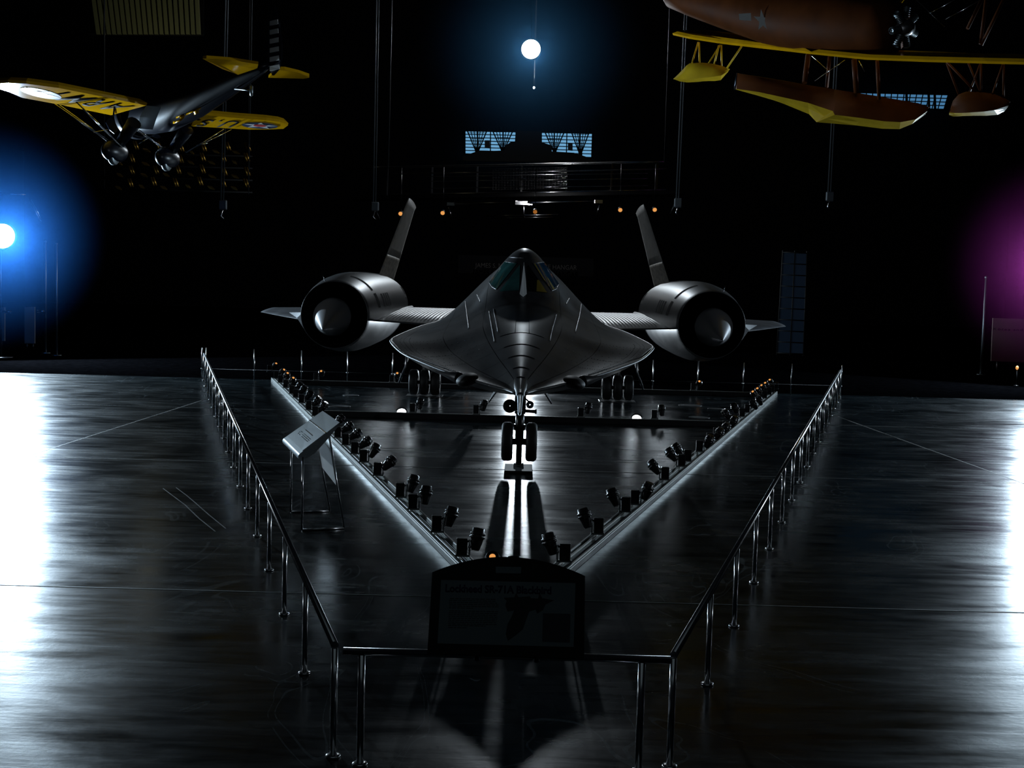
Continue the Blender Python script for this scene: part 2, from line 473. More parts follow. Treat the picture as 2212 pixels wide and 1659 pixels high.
def grid_panel(y0, y1, u0, u1, ny, nu, fn):
    vs = []; fs = []
    for i in range(ny + 1):
        Y = y0 + (y1 - y0) * i / ny
        for j in range(nu + 1): vs.append(fn(Y, u0 + (u1 - u0) * j / nu))
    for i in range(ny):
        for j in range(nu):
            a = i * (nu + 1) + j
            fs.append((a, a + 1, a + nu + 2, a + nu + 1))
    return vs, fs
# under-body (shows only in the joints) and belly
body = MB()
ys = [15.2 + .2 * k for k in range(160)]
vs, fs = grid_panel(15.2, 47, -.995, .995, 150, 40, lambda Y, u: S(Y, u, .007)); body.add(vs, fs, True)
body.build('fuselage', M_SKIN2, jet)
belly = MB()
vs, fs = grid_panel(15.2, 47, -1, 1, 130, 36, lambda Y, u: Vector((u * smooth_tab(HW, Y), Y - 22, zb_at(Y, u * smooth_tab(HW, Y))))); belly.add(vs, fs, True)
belly.build('belly_skin', M_SKIN, jet)
def add_skin(y0, y1, u0, u1):
    hw = smooth_tab(HW, (y0 + y1) / 2); gy = .0035; gu = .0035 / hw
    a, b_ = y0 + gy, y1 - gy
    c, d = (u0 + gu if abs(u0) > 1e-6 else u0), (u1 - gu if abs(u1) < .999 else u1)
    mb = MB()
    ny = max(3, int((b_ - a) / .09)); nu = max(3, int((d - c) * 46))
    if y0 >= 27: ny = max(4, int((b_ - a) / .4))
    vs, fs = grid_panel(a, b_, c, d, ny, nu, S); mb.add(vs, fs, True)
    mb.build('skin_panel', M_SKIN, jet)
for i in range(len(VC) - 1):
    # the middle panels run right across the spine
    add_skin(VC[i], VC[i + 1], -UC[1], UC[1])
    for j in range(1, len(UC) - 1):
        add_skin(VC[i], VC[i + 1], UC[j], UC[j + 1])
        add_skin(VC[i], VC[i + 1], -UC[j + 1], -UC[j])
# rounded chine edges
for s in (-1, 1):
    mb = MB(); pts = []
    for k in range(100):
        Y = 15.2 + (36 - 15.2) * (k / 99) ** 1.2
        hw = smooth_tab(HW, Y); pts.append((s * hw, Y - 22, smooth_tab(ZC, Y) - .008))
    mb.tube(pts, .016, 8).build('chine_edge', M_SKIN, jet)
# plate joints along the nose crown, and rows of rivets on the chines
for Y in (15.75, 16.25, 16.9, 17.6, 18.5):
    mb = MB(); mb.tube([S(Y, -.20 + .40 * k / 20, -.001) for k in range(21)], .005, 5).build('crown_seam', M_SKIN2, jet)
rv = MB()
def rivet(Y, u):
    for s in (-1, 1): rv.ball(S(Y, s * u, 0), (.007, .009, .004), 6, 4)
for k in range(60):
    rivet(16.4 + k * .075, .86); 
    if k % 2 == 0: rivet(16.6 + k * .075, .93)
for Y in (17.6, 18.5, 19.8):
    for k in range(14): rivet(Y + .05, .62 + k * .026)
for i in range(6):
    for k in range(9): rivet(17.9 + i * .34, .40 + k * .055)
o = rv.build('rivets', M_SKIN2, jet); o['kind'] = 'stuff'
mb = MB()
for s in (-1, 1):
    mb.tube([Vector((s * .10, y - 22, zt_at(y, .10) + .001)) for y in (18.55, 18.9, 19.3, 19.75)], .005, 5)
mb.build('crown_seam', M_SKIN2, jet)
# air data probe and nose collar
pa = Vector((0, 13.75 - 22, 1.752)); pb = Vector((0, 15.35 - 22, 1.866)); ax = (pb - pa)
L = ax.length
mb = MB(); mb.lathe(pa, ax, [(0, .002), (.02, .012), (.08, .019), (.5, .024), (1.15, .034), (1.22, .036)], 20)
mb.build('air_data_probe', M_STEEL_D, jet)
mb = MB(); mb.lathe(pa, ax, [(1.2, .034), (1.215, .047), (1.25, .049), (1.5, .058), (1.75, .085), (2.1, .12)], 24)
mb.build('probe_collar', M_SKIN, jet)
# dark rounded sensor fairings under the chine edges
for s in (-1, 1):
    Y = 16.62; hw = smooth_tab(HW, Y); zz = smooth_tab(ZC, Y) - .035
    f_ = MB()
    f_.ball((s * (hw - .04), Y - 22, zz), (.15, .34, .085), 20, 12, Matrix.Rotation(s * .25, 3, 'Y'))
    fo = f_.build('sensor_fairing', M_BLACKM, jet)
    g_ = MB(); g_.lathe((s * (hw + .07), Y - 22 + .1, zz + .01), (s * .8, .9, .12), [(0, .075), (.02, .080), (.16, .055), (.5, .006)], 16)
    g_.build('fairing_tail', M_SKIN, fo)

# canopy glass and frames: outlines laid onto the skin
svs, sfs = grid_panel(15.2, 30, -1, 1, 220, 80, S)
TREE = BVHTree.FromPolygons([JW @ v for v in svs], sfs)
def drop(px, py, lift):
    d = ray(px, py).normalized()
    hit, nrm, _, _ = TREE.ray_cast(c_o, d)
    if hit is None: return None
    if nrm.dot(d) > 0: nrm = -nrm
    return JI @ (hit + nrm * lift)
def skin_patch(name, quad, m, lift=.01, n=10, k=10, parent=jet, thick=True):
    """quad: four photo corners a,b,c,d; a bilinear patch on the skin"""
    a, b_, c, d = [Vector(q) for q in quad]
    vs = []; ok = True
    for i in range(n + 1):
        for j in range(k + 1):
            s, t = i / n, j / k
            p = (a * (1 - s) + b_ * s) * (1 - t) + (d * (1 - s) + c * s) * t
            q = drop(p.x, p.y, lift)
            if q is None: q = drop(p.x + (3 if p.x < 1130 else -3), p.y + 2, lift)
            if q is None: q = Vector((0, 1, 3))
            vs.append(q)
    fs = [(i * (k + 1) + j, (i + 1) * (k + 1) + j, (i + 1) * (k + 1) + j + 1, i * (k + 1) + j + 1) for i in range(n) for j in range(k)]
    mb = MB(); mb.add(vs, fs, True)
    return mb.build(name, m, parent)
def zc2(x, y): return (1000 + x / 7.9, 530 + y / 7.9)
w1 = skin_patch('side_window', [zc2(715, 285), zc2(925, 312), zc2(575, 755), zc2(452, 640)], M_GLASS)
w2 = skin_patch('windshield', [zc2(965, 345), zc2(975, 345), zc2(960, 775), zc2(625, 795)], M_GLASS)
w3 = skin_patch('side_window', [zc2(1185, 315), zc2(1385, 292), zc2(1632, 660), zc2(1510, 775)], M_GLASSB)
w4 = skin_patch('windshield', [zc2(1105, 350), zc2(1120, 350), zc2(1440, 820), zc2(1100, 785)], M_VOID)
skin_patch('yellow_reflection', [zc2(1200, 318), zc2(1228, 318), zc2(1420, 640), zc2(1375, 600)], M_YEL_REFL, .014, 4, 10, w3)  # yellow streaks painted on the pane as its reflection
skin_patch('yellow_reflection', [zc2(1425, 560), zc2(1440, 560), zc2(1560, 750), zc2(1525, 760)], M_YEL_REFL, .014, 4, 10, w3)
skin_patch('yellow_reflection', [zc2(1260, 600), zc2(1290, 600), zc2(1430, 815), zc2(1250, 795)], M_YEL_REFL, .014, 4, 10, w4)
def skin_line(name, pts, r, m, parent=jet, lift=.006, sub=8):
    out = []
    for p, q in zip(pts, pts[1:]):
        for i in range(sub):
            t = i / sub; d = drop(p[0] + (q[0] - p[0]) * t, p[1] + (q[1] - p[1]) * t, lift)
            if d is not None: out.append(d)
    d = drop(*pts[-1], lift)
    if d is not None: out.append(d)
    if len(out) > 1: return MB().tube(out, r, 6).build(name, m, parent)
M_LINE = mat('panel edge with painted glint', (.34, .34, .35), .4, .5)  # specular glint on panel edges painted as light grey
skin_line('window_frame', [zc2(452, 640), zc2(500, 712), zc2(575, 755)], .006, M_LINE)
skin_line('window_frame', [zc2(715, 285), zc2(925, 312)], .006, M_SKIN)
skin_line('window_frame', [zc2(1185, 315), zc2(1385, 292)], .006, M_SKIN)
skin_line('window_frame', [zc2(1632, 660), zc2(1590, 745), zc2(1510, 780)], .005, M_LINE)
skin_line('canopy_seam', [zc2(765, 205), zc2(1030, 222)], .005, M_LINE)
skin_line('panel_seam', [zc2(40, 960), zc2(70, 1200), zc2(100, 1430)], .005, M_LINE)
skin_line('panel_seam', [zc2(2020, 1000), zc2(1990, 1200), zc2(1915, 1490)], .005, M_LINE)
skin_line('panel_seam', [zc2(240, 845), zc2(300, 970)], .006, M_LINE)
skin_line('panel_seam', [zc2(1815, 905), zc2(1755, 1005)], .006, M_LINE)
skin_line('panel_seam', [zc2(445, 1130), zc2(490, 1400), zc2(540, 1659)], .005, M_LINE)
skin_line('panel_seam', [zc2(520, 1090), zc2(600, 1500)], .004, M_LINE)
skin_line('panel_seam', [zc2(1595, 1190), zc2(1520, 1450), zc2(1480, 1640)], .005, M_LINE)
skin_line('panel_seam', [(849, 728), (846, 737), (866, 760)], .005, M_LINE)
skin_line('panel_seam', [(1407, 742), (1409, 751), (1386, 770)], .005, M_LINE)
skin_line('panel_seam', [(866, 760), (925, 782), (985, 804)], .004, M_SKIN2)
skin_line('panel_seam', [(1386, 770), (1330, 790), (1270, 811)], .004, M_SKIN2)
# silver blade between the two windshield panes
top = drop(*zc2(1040, 290), .0); b1 = drop(*zc2(968, 835), .005); b2 = drop(*zc2(1090, 835), .005); bm_ = drop(*zc2(1028, 885), .005)
sp = MB()
ridge_t = top + Vector((0, -.03, .01)); ridge_b = bm_ + Vector((0, -.02, .02)); rm = (drop(*zc2(1035, 600), .0)) + Vector((0, -.07, .05))
m1 = drop(*zc2(1003, 600), .0); m2 = drop(*zc2(1075, 600), .0)
sp.add([top, ridge_t, m1, m2, rm, b1, b2, ridge_b, bm_], [(0, 1, 4, 2), (1, 0, 3, 4), (2, 4, 7, 5), (4, 3, 6, 7), (5, 7, 8), (7, 6, 8)])
sp.build('windshield_blade', M_WHITE, jet)
sp = MB()
for e in (zc2(990, 325), zc2(1095, 330)):
    sp.tube([drop(*zc2(1040, 380), .03), drop(*e, .02)], .004, 5)
sp.build('wiper_arm', M_CHROME, jet)

# inner wings, with a corrugated upper skin
def wing_pt(s, x, y, z): return (s * x, y - 22, z)
for s in (-1, 1):
    mb = MB(); vs = []; fs = []
    nx, ny = 200, 14
    for i in range(nx + 1):
        x = 1.5 + 2.9 * i / nx
        yl = 31.85 + (x - 1.5) * 1.04; yt = 45.4
        for j in range(ny + 1):
            t = j / ny; y = yl + (yt - yl) * t
            th = .27 * (4 * t * (1 - t)) ** .6
            rip = .010 * math.sin(2 * PI * x / .10) * max(0, min(1, (t - .10) / .06)) * (1 if t < .97 else 0)
            vs.append(wing_pt(s, x, y, 1.93 + .02 * t + th * .55 + rip))
    for i in range(nx):
        for j in range(ny):
            a = i * (ny + 1) + j; fs.append((a, a + 1, a + ny + 2, a + ny + 1))
    mb.add(vs, fs, True); mb.build('corrugated_wing_skin', M_SKIN, jet)
    mb = MB(); vs = []; fs = []
    nx = 12
    for i in range(nx + 1):
        x = 1.5 + 2.9 * i / nx
        yl = 31.85 + (x - 1.5) * 1.04; yt = 45.4
        for j in range(ny + 1):
            t = j / ny; y = yl + (yt - yl) * t
            th = .27 * (4 * t * (1 - t)) ** .6
            vs.append(wing_pt(s, x, y, 1.928 + .02 * t - th * .45))
    for i in range(nx):
        for j in range(ny):
            a = i * (ny + 1) + j; fs.append((a, a + 1, a + ny + 2, a + ny + 1))
    mb.add(vs, fs, True); mb.build('wing_underside', M_SKIN, jet)
    mb = MB(); mb.tube([wing_pt(s, x, 31.85 + (x - 1.5) * 1.04, 1.93) for x in (1.5, 2.5, 3.5, 4.4)], .022, 8).build('wing_leading_edge', M_SKIN, jet)
    # outer wing with a drooping leading edge
    mb = MB(); vs = []; fs = []; nx, ny = 14, 10
    for side in (0, 1):
        for i in range(nx + 1):
            t = i / nx; x = 5.6 + (8.42 - 5.6) * t
            yl = 35.4 + (41.6 - 35.4) * t ** 1.15; yt = 45.4 - 1.2 * t ** 2
            for j in range(ny + 1):
                c = j / ny; y = yl + (yt - yl) * c
                droop = -.10 * (1 - c) ** 2 * (1 - .3 * t) - .02 * t
                th = (.20 - .16 * t) * (4 * c * (1 - c)) ** .6
                vs.append(wing_pt(s, x, y, 1.92 + droop + (th * .55 if side == 0 else -th * .45 - .012)))
    off = (nx + 1) * (ny + 1)
    for side in (0, 1):
        for i in range(nx):
            for j in range(ny):
                a = side * off + i * (ny + 1) + j; fs.append((a, a + 1, a + ny + 2, a + ny + 1))
    for i in range(nx):
        a = i * (ny + 1); fs.append((a, a + ny + 1, a + ny + 1 + off, a + off)); a += ny; fs.append((a, a + ny + 1, a + ny + 1 + off, a + off))
    a = nx * (ny + 1)
    for j in range(ny): fs.append((a + j, a + j + 1, a + j + 1 + off, a + j + off))
    mb.add(vs, fs, True); mb.build('outer_wing', M_SKIN, jet)
    # nacelle
    NX, NZ = 4.85, 2.085
    o = Vector((s * NX, 33.35 - 22, NZ)); ay = (0, 1, 0)
    nac = MB(); nac.lathe(o, ay, [(0, .855), (.02, .868), (.25, .90), (.8, .965), (1.6, 1.04), (2.6, 1.09), (4.0, 1.11), (6.5, 1.11), (8.4, 1.08), (10, 1.0), (11.4, .86), (12.0, .74)], 72)
    nac = nac.build('engine_nacelle', M_SKIN, jet)
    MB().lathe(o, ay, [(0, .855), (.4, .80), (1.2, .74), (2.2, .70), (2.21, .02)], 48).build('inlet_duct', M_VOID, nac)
    lip = MB(); ring = [o + Vector((math.cos(k * 2 * PI / 72) * .861, 0, math.sin(k * 2 * PI / 72) * .861)) for k in range(73)]
    lip.tube(ring, .010, 6, caps=False).build('inlet_lip', M_SKIN, nac)
    # spike: tip in front, axis drooping forward
    tip = Vector((s * 4.905, 31.7 - 22, 1.765)); base = Vector((s * 4.93, 33.5 - 22, 2.02))
    pr = MB(); axs = base - tip; Ls = axs.length
    pr.lathe(tip, axs, [(0, .001), (.04, .009), (.12, .030), (Ls * .92, .47), (Ls * .97, .487), (Ls + .25, .47), (Ls + .9, .25), (Ls + .91, .01)], 64)
    pr.build('inlet_spike', M_SPIKE, nac)
    # bypass louvres and slots on the inner flank: angle measured from the top towards the fuselage
    def nac_patch(y0, y1, a0, a1, name, m_=M_VOID):
        q = MB(); vs = []; fs = []; n = max(2, int((a1 - a0) / 4))
        prof = [(0, .855), (.02, .868), (.25, .90), (.8, .965), (1.6, 1.04), (2.6, 1.09), (4.0, 1.11), (6.5, 1.11), (8.4, 1.08), (10, 1.0)]
        for i in range(3):
            y = y0 + (y1 - y0) * i / 2; r = lerp_tab(prof, y) + .004
            for j in range(n + 1):
                a = math.radians(a0 + (a1 - a0) * j / n)
                vs.append(o + Vector((-s * math.sin(a) * r, y, math.cos(a) * r)))
        for i in range(2):
            for j in range(n):
                k = i * (n + 1) + j; fs.append((k, k + 1, k + n + 2, k + n + 1))
        q.add(vs, fs, True); q.build(name, m_, nac)
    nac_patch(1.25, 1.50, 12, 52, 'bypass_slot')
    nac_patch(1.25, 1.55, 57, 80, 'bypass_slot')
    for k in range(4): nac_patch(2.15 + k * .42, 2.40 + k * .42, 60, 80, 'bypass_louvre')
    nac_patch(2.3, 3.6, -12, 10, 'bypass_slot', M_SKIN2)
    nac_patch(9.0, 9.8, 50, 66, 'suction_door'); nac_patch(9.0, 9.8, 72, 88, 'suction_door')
    MB().tube([o + Vector((s * .35, .55, .86)), o + Vector((s * .38, .45, .99))], .012, 6).build('probe', M_CHROME, nac)
    # wedge fairings where the wing meets the nacelle
    MB().tube([wing_pt(s, 3.98, 34.2, 1.95), wing_pt(s, 3.90, 35.2, 1.97), wing_pt(s, 3.86, 37, 1.99), wing_pt(s, 3.80, 40, 2.0), wing_pt(s, 3.8, 44, 2.0)], [.012, .06, .10, .13, .10], 20).build('wing_fillet', M_SKIN, jet)
    wd = MB(); wd.add([wing_pt(s, 5.7, 33.6, 2.12), wing_pt(s, 6.05, 34.7, 1.93), wing_pt(s, 5.7, 34.2, 1.55), wing_pt(s, 5.72, 37.5, 2.2), wing_pt(s, 6.9, 38.2, 1.95), wing_pt(s, 5.75, 37.5, 1.62)],
                      [(0, 1, 4, 3), (1, 2, 5, 4), (0, 2, 1)]); wd.build('nacelle_chine', M_SKIN, jet)
    # canted fin: fixed stub and movable upper part, symmetric section
    def fin_part(name, t0, t1, m_):
        q = MB(); vs = []; fs = []; n = 12; rows_ = 8
        for side in (1, -1):
            for i in range(rows_ + 1):
                t = t0 + (t1 - t0) * i / rows_
                le = Vector((s * (4.47 - .70 * t), 40.0 + 1.9 * t, 3.12 + 2.5 * t)); te = Vector((s * (4.40 - .68 * t), 44.1 + .1 * t, 3.02 + 2.48 * t))
                if t0 < .2 and i < 4: pass
                nrm = Vector((s * .964, 0, .267))
                for j in range(n + 1):
                    c = j / n; th = .11 * (1 - .45 * t) * (4 * c * (1 - c)) ** .7
                    p = le + (te - le) * c + nrm * (side * th * .5)
                    if t1 > .99 and i == rows_: p.z -= .05 * (2 * c - .6) ** 2
                    vs.append(Vector((p.x, p.y - 22, p.z)))
        off = (rows_ + 1) * (n + 1)
        for sd in (0, 1):
            for i in range(rows_):
                for j in range(n):
                    a = sd * off + i * (n + 1) + j; fs.append((a, a + 1, a + n + 2, a + n + 1))
        for i in (0, rows_):
            for j in range(n):
                a = i * (n + 1) + j; fs.append((a, a + 1, a + 1 + off, a + off))
        q.add(vs, fs, True); return q.build(name, m_, jet)
    fin_part('fin_stub', -.03, .257, M_FIN2)
    fin_part('fin_rudder', .260, 1.0, M_FIN)
    # main gear: leg, three wheels, door
    gx = s * 2.53; gy = 33.9 - 22
    leg = MB(); leg.tube([(gx, gy, .36), (gx, gy, 1.2)], .075, 12).tube([(gx, gy, 1.15), (gx - s * .05, gy + .05, 2.0)], .11, 12).tube([(gx - .42, gy, .36), (gx + .42, gy, .36)], .05, 10)
    leg = leg.build('main_gear_leg', M_GEAR, jet)
    MB().tube([(gx - s * .15, gy + .1, .8), (gx - s * .9, gy + .3, 1.8)], .045, 8).build('side_brace', M_GEAR, leg)
    for k in (-1, 0, 1):
        MB().lathe((gx + k * .285, gy, .36), (1, 0, 0), [(-.115, .17), (-.118, .27), (-.10, .315), (-.06, .335), (.06, .335), (.10, .315), (.118, .28), (.115, .17)], 32).build('wheel_tyre', M_RUBBER, leg)
        MB().lathe((gx + k * .285, gy, .36), (1, 0, 0), [(-.10, .02), (-.10, .18), (.10, .18), (.10, .02)], 20).build('wheel_hub', M_GEAR, leg)
    dr = MB(); dr.prism([(gx + s * .30, gy - .9, 1.70), (gx + s * .30, gy + .9, 1.70), (gx + s * .36, gy + .9, 1.3), (gx + s * .50, gy + .55, .86), (gx + s * .50, gy - .55, .86), (gx + s * .36, gy - .9, 1.3)], (s * .03, 0, 0))
    dr.build('gear_door', M_SKIN, jet)
    MB().tube([(gx + s * .38, gy - 1.0, 1.6), (gx + s * .42, gy - 1.0, .85), (gx + s * .58, gy - 1.0, .42)], .03, 8).build('door_rod', M_STEEL, jet)
    pl = MB(); pl.bbox((gx, gy + .02, .008), (.95, .62, .016), .004); pl.build('wheel_pad', M_GEAR, jet)
# nose gear
ng = MB(); ng.tube([(0, -.15, .42), (0, -.14, 1.0)], .075, 14).tube([(0, -.15, .95), (0, -.05, 1.55)], .10, 14).tube([(-.21, -.15, .42), (.21, -.15, .42)], .055, 12).tube([(0, -.15, .62), (0, -.15, .72)], .10, 14).tube([(0, -.15, .9), (0, -.15, 1.0)], .095, 14)
ng = ng.build('nose_gear_leg', M_BLACK, jet)
for s in (-1, 1):
    MB().lathe((s * .205, -.15, .42), (1, 0, 0), [(-.09, .17), (-.095, .27), (-.085, .305), (-.05, .33), (.05, .33), (.085, .305), (.095, .27), (.09, .17)], 40).build('wheel_tyre', M_RUBBER, ng)
    MB().lathe((s * .205, -.15, .42), (1, 0, 0), [(-.098, .001), (-.098, .06), (-.08, .07), (-.08, .18), (.08, .18), (.08, .07), (.098, .06), (.098, .001)], 20).build('wheel_hub', M_BLACK, ng)
    # bay doors
    MB().prism([(s * .28, -1.3, 1.5), (s * .28, 1.1, 1.42), (s * .50, 1.1, 1.08), (s * .50, -1.0, 1.16)], (s * .02, 0, .01)).build('bay_door', M_SKIN, jet)
MB().lathe((-.17, -.55, 1.08), (0, -1, 0), [(-.02, .02), (-.02, .10), (.16, .115), (.18, .105), (.15, .01)], 24).build('landing_lamp', M_BLACK, ng)
MB().lathe((.16, -.50, 1.10), (0, -1, 0), [(-.02, .02), (-.02, .055), (.10, .065), (.12, .055), (.10, .01)], 20).build('taxi_lamp', M_CHROME, ng)
MB().tube([(.02, -.42, .98), (.26, -.42, .97)], .028, 10).tube([(.25, -.42, .97), (.28, -.42, .97)], .042, 10).tube([(.0, -.45, 1.25), (.17, -.48, 1.12)], .014, 8).build('steering_link', M_BLACK, ng)
MB().tube([(0, -.20, .03), (0, -.20, .42)], .05, 12).tube([(0, -.20, .03), (0, -.20, .07)], .085, 12).build('support_post', M_BLACK, ng)
MB().bbox((0, -.55, .02), (.46, .80, .04), .008).build('support_plate', M_BLACKM, ng)

# ------------------------------------------------------------------ helpers for things built at world coordinates
def wm(o):
    b_ = o.matrix_basis.copy()
    return b_ if o.parent is None else wm(o.parent) @ o.matrix_parent_inverse @ b_
def buildw(mb, name, m, parent):
    o = mb.build(name, m, parent)
    if parent is not None: o.matrix_parent_inverse = wm(parent).inverted()
    return o
def text(name, body, p0, p1, up, m, parent, h=None, bold=0.0, ext=.002, spacing=1.0):
    """flat lettering from p0 to p1 along its baseline; up is the direction of the letters' tops"""
    p0, p1, up = Vector(p0), Vector(p1), Vector(up)
    cu = bpy.data.curves.new(name, 'FONT'); cu.body = body; cu.size = 1.0; cu.extrude = 0.0; cu.offset = bold; cu.space_character = spacing
    cu.resolution_u = 3
    o = bpy.data.objects.new(name, cu); COL.objects.link(o)
    bpy.context.view_layer.update()
    me = bpy.data.meshes.new_from_object(o.evaluated_get(bpy.context.evaluated_depsgraph_get()))
    COL.objects.unlink(o); bpy.data.objects.remove(o); bpy.data.curves.remove(cu)
    xs = [v.co.x for v in me.vertices]; ys = [v.co.y for v in me.vertices]
    x0, x1, y0, y1 = min(xs), max(xs), 0.0, max(ys)
    ux = (p1 - p0); W = ux.length; ux.normalize()
    up = (up - ux * up.dot(ux)).normalized(); n = ux.cross(up)
    sx = W / (x1 - x0); sy = (h / y1) if h else sx
    for v in me.vertices:
        x, y = (v.co.x - x0) * sx, v.co.y * sy
        v.co = p0 + ux * x + up * y
    bm = bmesh.new(); bm.from_mesh(me)
    fs_ = list(bm.faces)
    r = bmesh.ops.extrude_face_region(bm, geom=fs_)
    for v in [g for g in r['geom'] if isinstance(g, bmesh.types.BMVert)]: v.co += n * ext
    bm.to_mesh(me); bm.free()
    me.materials.clear(); me.materials.append(m)
    o = bpy.data.objects.new(name, me); COL.objects.link(o)
    if parent is not None:
        o.parent = parent; o.matrix_parent_inverse = wm(parent).inverted()
    return o

# two curved pale skid marks on the floor left of the barrier
for pts in (((352, 1055), (376, 1073), (400, 1091), (430, 1120), (465, 1148)), ((380, 1053), (404, 1071), (424, 1088), (450, 1111), (488, 1142))):
    c_ = [on_floor(*p) for p in pts]; q = MB(); vs = []
    for i, p in enumerate(c_):
        d = (c_[min(i + 1, 4)] - c_[max(i - 1, 0)]).normalized(); n_ = Vector((-d.y, d.x, 0)) * .008; vs += [p - n_ + Vector((0, 0, .001)), p + n_ + Vector((0, 0, .001))]
    q.add(vs, [(2 * i, 2 * i + 1, 2 * i + 3, 2 * i + 2) for i in range(4)]); q.build('skid_mark', M_GLINT_SKID, floor)

# ------------------------------------------------------------------ steel barriers
RAIL_H = .765
def barrier(name, a, b_, n, label, skip=(), over=.0):
    a = Vector((*a, 0)); b_ = Vector((*b_, 0)); d = (b_ - a)
    root = tag(empty(name, a), label, 'barrier', 'steel barriers round the jet')
    MB().tube([Vector((0, 0, RAIL_H)) - d.normalized() * over, d + Vector((0, 0, RAIL_H)) + d.normalized() * over], .0255, 16).build('handrail', M_STEEL, root)
    pm = MB().tube([(0, 0, .0), (0, 0, RAIL_H - .02)], .0225, 14).mesh('post')
    fm = MB().lathe((0, 0, 0), (0, 0, 1), [(0, .001), (0, .050), (.010, .052), (.018, .046), (.019, .022)], 24).mesh('base_flange')
    for k in range(n):
        p = d * (k / (n - 1)) if n > 1 else d * 0
        if k in skip: continue
        o = link_mesh('post', pm, M_STEEL, root); o.location = p
        f_ = link_mesh('base_flange', fm, M_STEEL, o)
    return root
barrier('barrier_rail', (-1.13, 8.43), (-8.77, 36.75), 17, 'long steel handrail barrier on many posts, running away left of the jet')
barrier('barrier_rail', (1.12, 8.41), (9.38, 37.0), 17, 'long steel handrail barrier on many posts, running away right of the jet')
fr = tag(empty('barrier_rail', (0, 8.30, 0)), 'short steel barrier across the front that carries the information panel', 'barrier', 'steel barriers round the jet')
MB().tube([(-1.055, 0, RAIL_H), (1.085, 0, RAIL_H)], .0265, 16).build('handrail', M_STEEL, fr)
pm = MB().tube([(0, 0, 0), (0, 0, RAIL_H - .02)], .0245, 14).mesh('post')
fm = MB().lathe((0, 0, 0), (0, 0, 1), [(0, .001), (0, .050), (.010, .052), (.018, .046), (.019, .022)], 24).mesh('base_flange')
for x in (-.935, .90):
    o = link_mesh('post', pm, M_STEEL, fr); o.location = (x, 0, 0)
    link_mesh('base_flange', fm, M_STEEL, o)
rb = tag(empty('barrier_posts', (.4, 37.25, 0)), 'row of thin tall steel posts with wires behind the jet', 'barrier', 'steel barriers round the jet')
pm = MB().tube([(0, 0, 0), (0, 0, .90)], .014, 8).mesh('post')
cm = MB().tube([(0, 0, .27), (0, 0, .31)], .028, 8).mesh('clamp')
for px, py in ((436, 800), (445, 800), (549, 805), (651, 808), (750, 812), (847, 815), (946, 818), (1040, 820), (1225, 825), (1316, 828), (1410, 830), (1507, 833), (1605, 836), (1708, 840), (1816, 842)):
    p = at(px, py, 37.25)
    o = link_mesh('post', pm, M_STEEL, rb); o.location = (p.x - .4, 0, 0)
    link_mesh('clamp', cm, M_STEEL, o)
for z in (.3,): MB().tube([(-9.3, 0, z), (9.1, 0, z)], .004, 5).build('wire', M_BLACK, rb)

# ------------------------------------------------------------------ floor tracks with spotlights
def track(a, b_, label, w_=.22, h=.10):
    a = Vector((*a, 0)); b_ = Vector((*b_, 0)); d = b_ - a; L_ = d.length
    root = tag(empty('light_track', a), label, 'light track', 'aluminium light tracks on the floor')
    rot = Matrix.Rotation(math.atan2(d.y, d.x), 3, 'Z')
    def bar(name, off, width, z0, z1, m_):
        MB().bbox(rot @ Vector((L_ / 2, off, (z0 + z1) / 2)), (L_, width, z1 - z0), .004, rot).build(name, m_, root)
    bar('track_body', 0, w_, .0, h * .72, M_ALU)
    bar('outer_lip', w_ * .42, w_ * .13, h * .72, h, M_ALU)
    bar('outer_lip', -w_ * .42, w_ * .13, h * .72, h, M_ALU)
    bar('centre_rib', w_ * .12, w_ * .16, h * .72, h * .95, M_ALU)
    bar('conductor_strip', -w_ * .15, w_ * .12, h * .72, h * .80, M_BLACK)
    return root
LT0, LT1, RT0, RT1 = Vector((-.142, 12.9, 0)), Vector((-6.83, 37.2, 0)), Vector((.279, 12.9, 0)), Vector((7.54, 37.2, 0))
track(LT0[:2], LT1[:2], 'ribbed aluminium floor track lined with spotlights, left arm of the V')
track(RT0[:2], RT1[:2], 'ribbed aluminium floor track lined with spotlights, right arm of the V')
def cross_track(y, x0, x1, label):
    root = tag(empty('light_bar', (x0, y, 0)), label, 'light track', 'dark light bars across the floor')
    MB().bbox(((x1 - x0) / 2, 0, .06), (x1 - x0, .10, .12), .006).build('bar_body', M_BLACK, root)
    MB().bbox(((x1 - x0) / 2, 0, .125), (x1 - x0, .06, .012), .003).build('top_strip', M_ALU, root)
cross_track(28.6, -4.25, 4.80, 'dark low light bar crossing the floor behind the nose wheels')
cross_track(36.3, -6.4, 7.05, 'dark low light bar crossing the floor behind the main wheels')
def make_fixture(warm):
    root = empty('track_spotlight')
    MB().bbox((0, 0, .118), (.122, .075, .185), .006).build('ballast_box', M_BLACK, root)
    MB().bbox((.01, 0, .013), (.17, .05, .025), .004).build('track_adapter', M_ALU, root)
    MB().tube([(.085, .0, .0), (.085, 0, .195)], .0105, 10).tube([(.085, 0, .10), (.085, 0, .125)], .016, 10).tube([(.055, 0, .17), (.125, 0, .19)], .012, 8).build('stem', M_STEEL, root)
    hd = MB().lathe((0, 0, -.12), (0, 0, 1), [(0, .002), (.0, .040), (.02, .050), (.10, .068), (.135, .074), (.14, .088), (.155, .090), (.16, .078), (.175, .078), (.18, .088), (.195, .086), (.2, .070), (.245, .068), (.25, .060), (.235, .002)], 24).build('spot_head', M_BLACK, root)
    hd.location = (.165, 0, .195)
    if warm: MB().lathe((0, 0, .118), (0, 0, 1), [(0, .001), (.006, .040), (.004, .058)], 16).build('lens', M_WARM, hd)
    return root
FIX = {False: None, True: None}
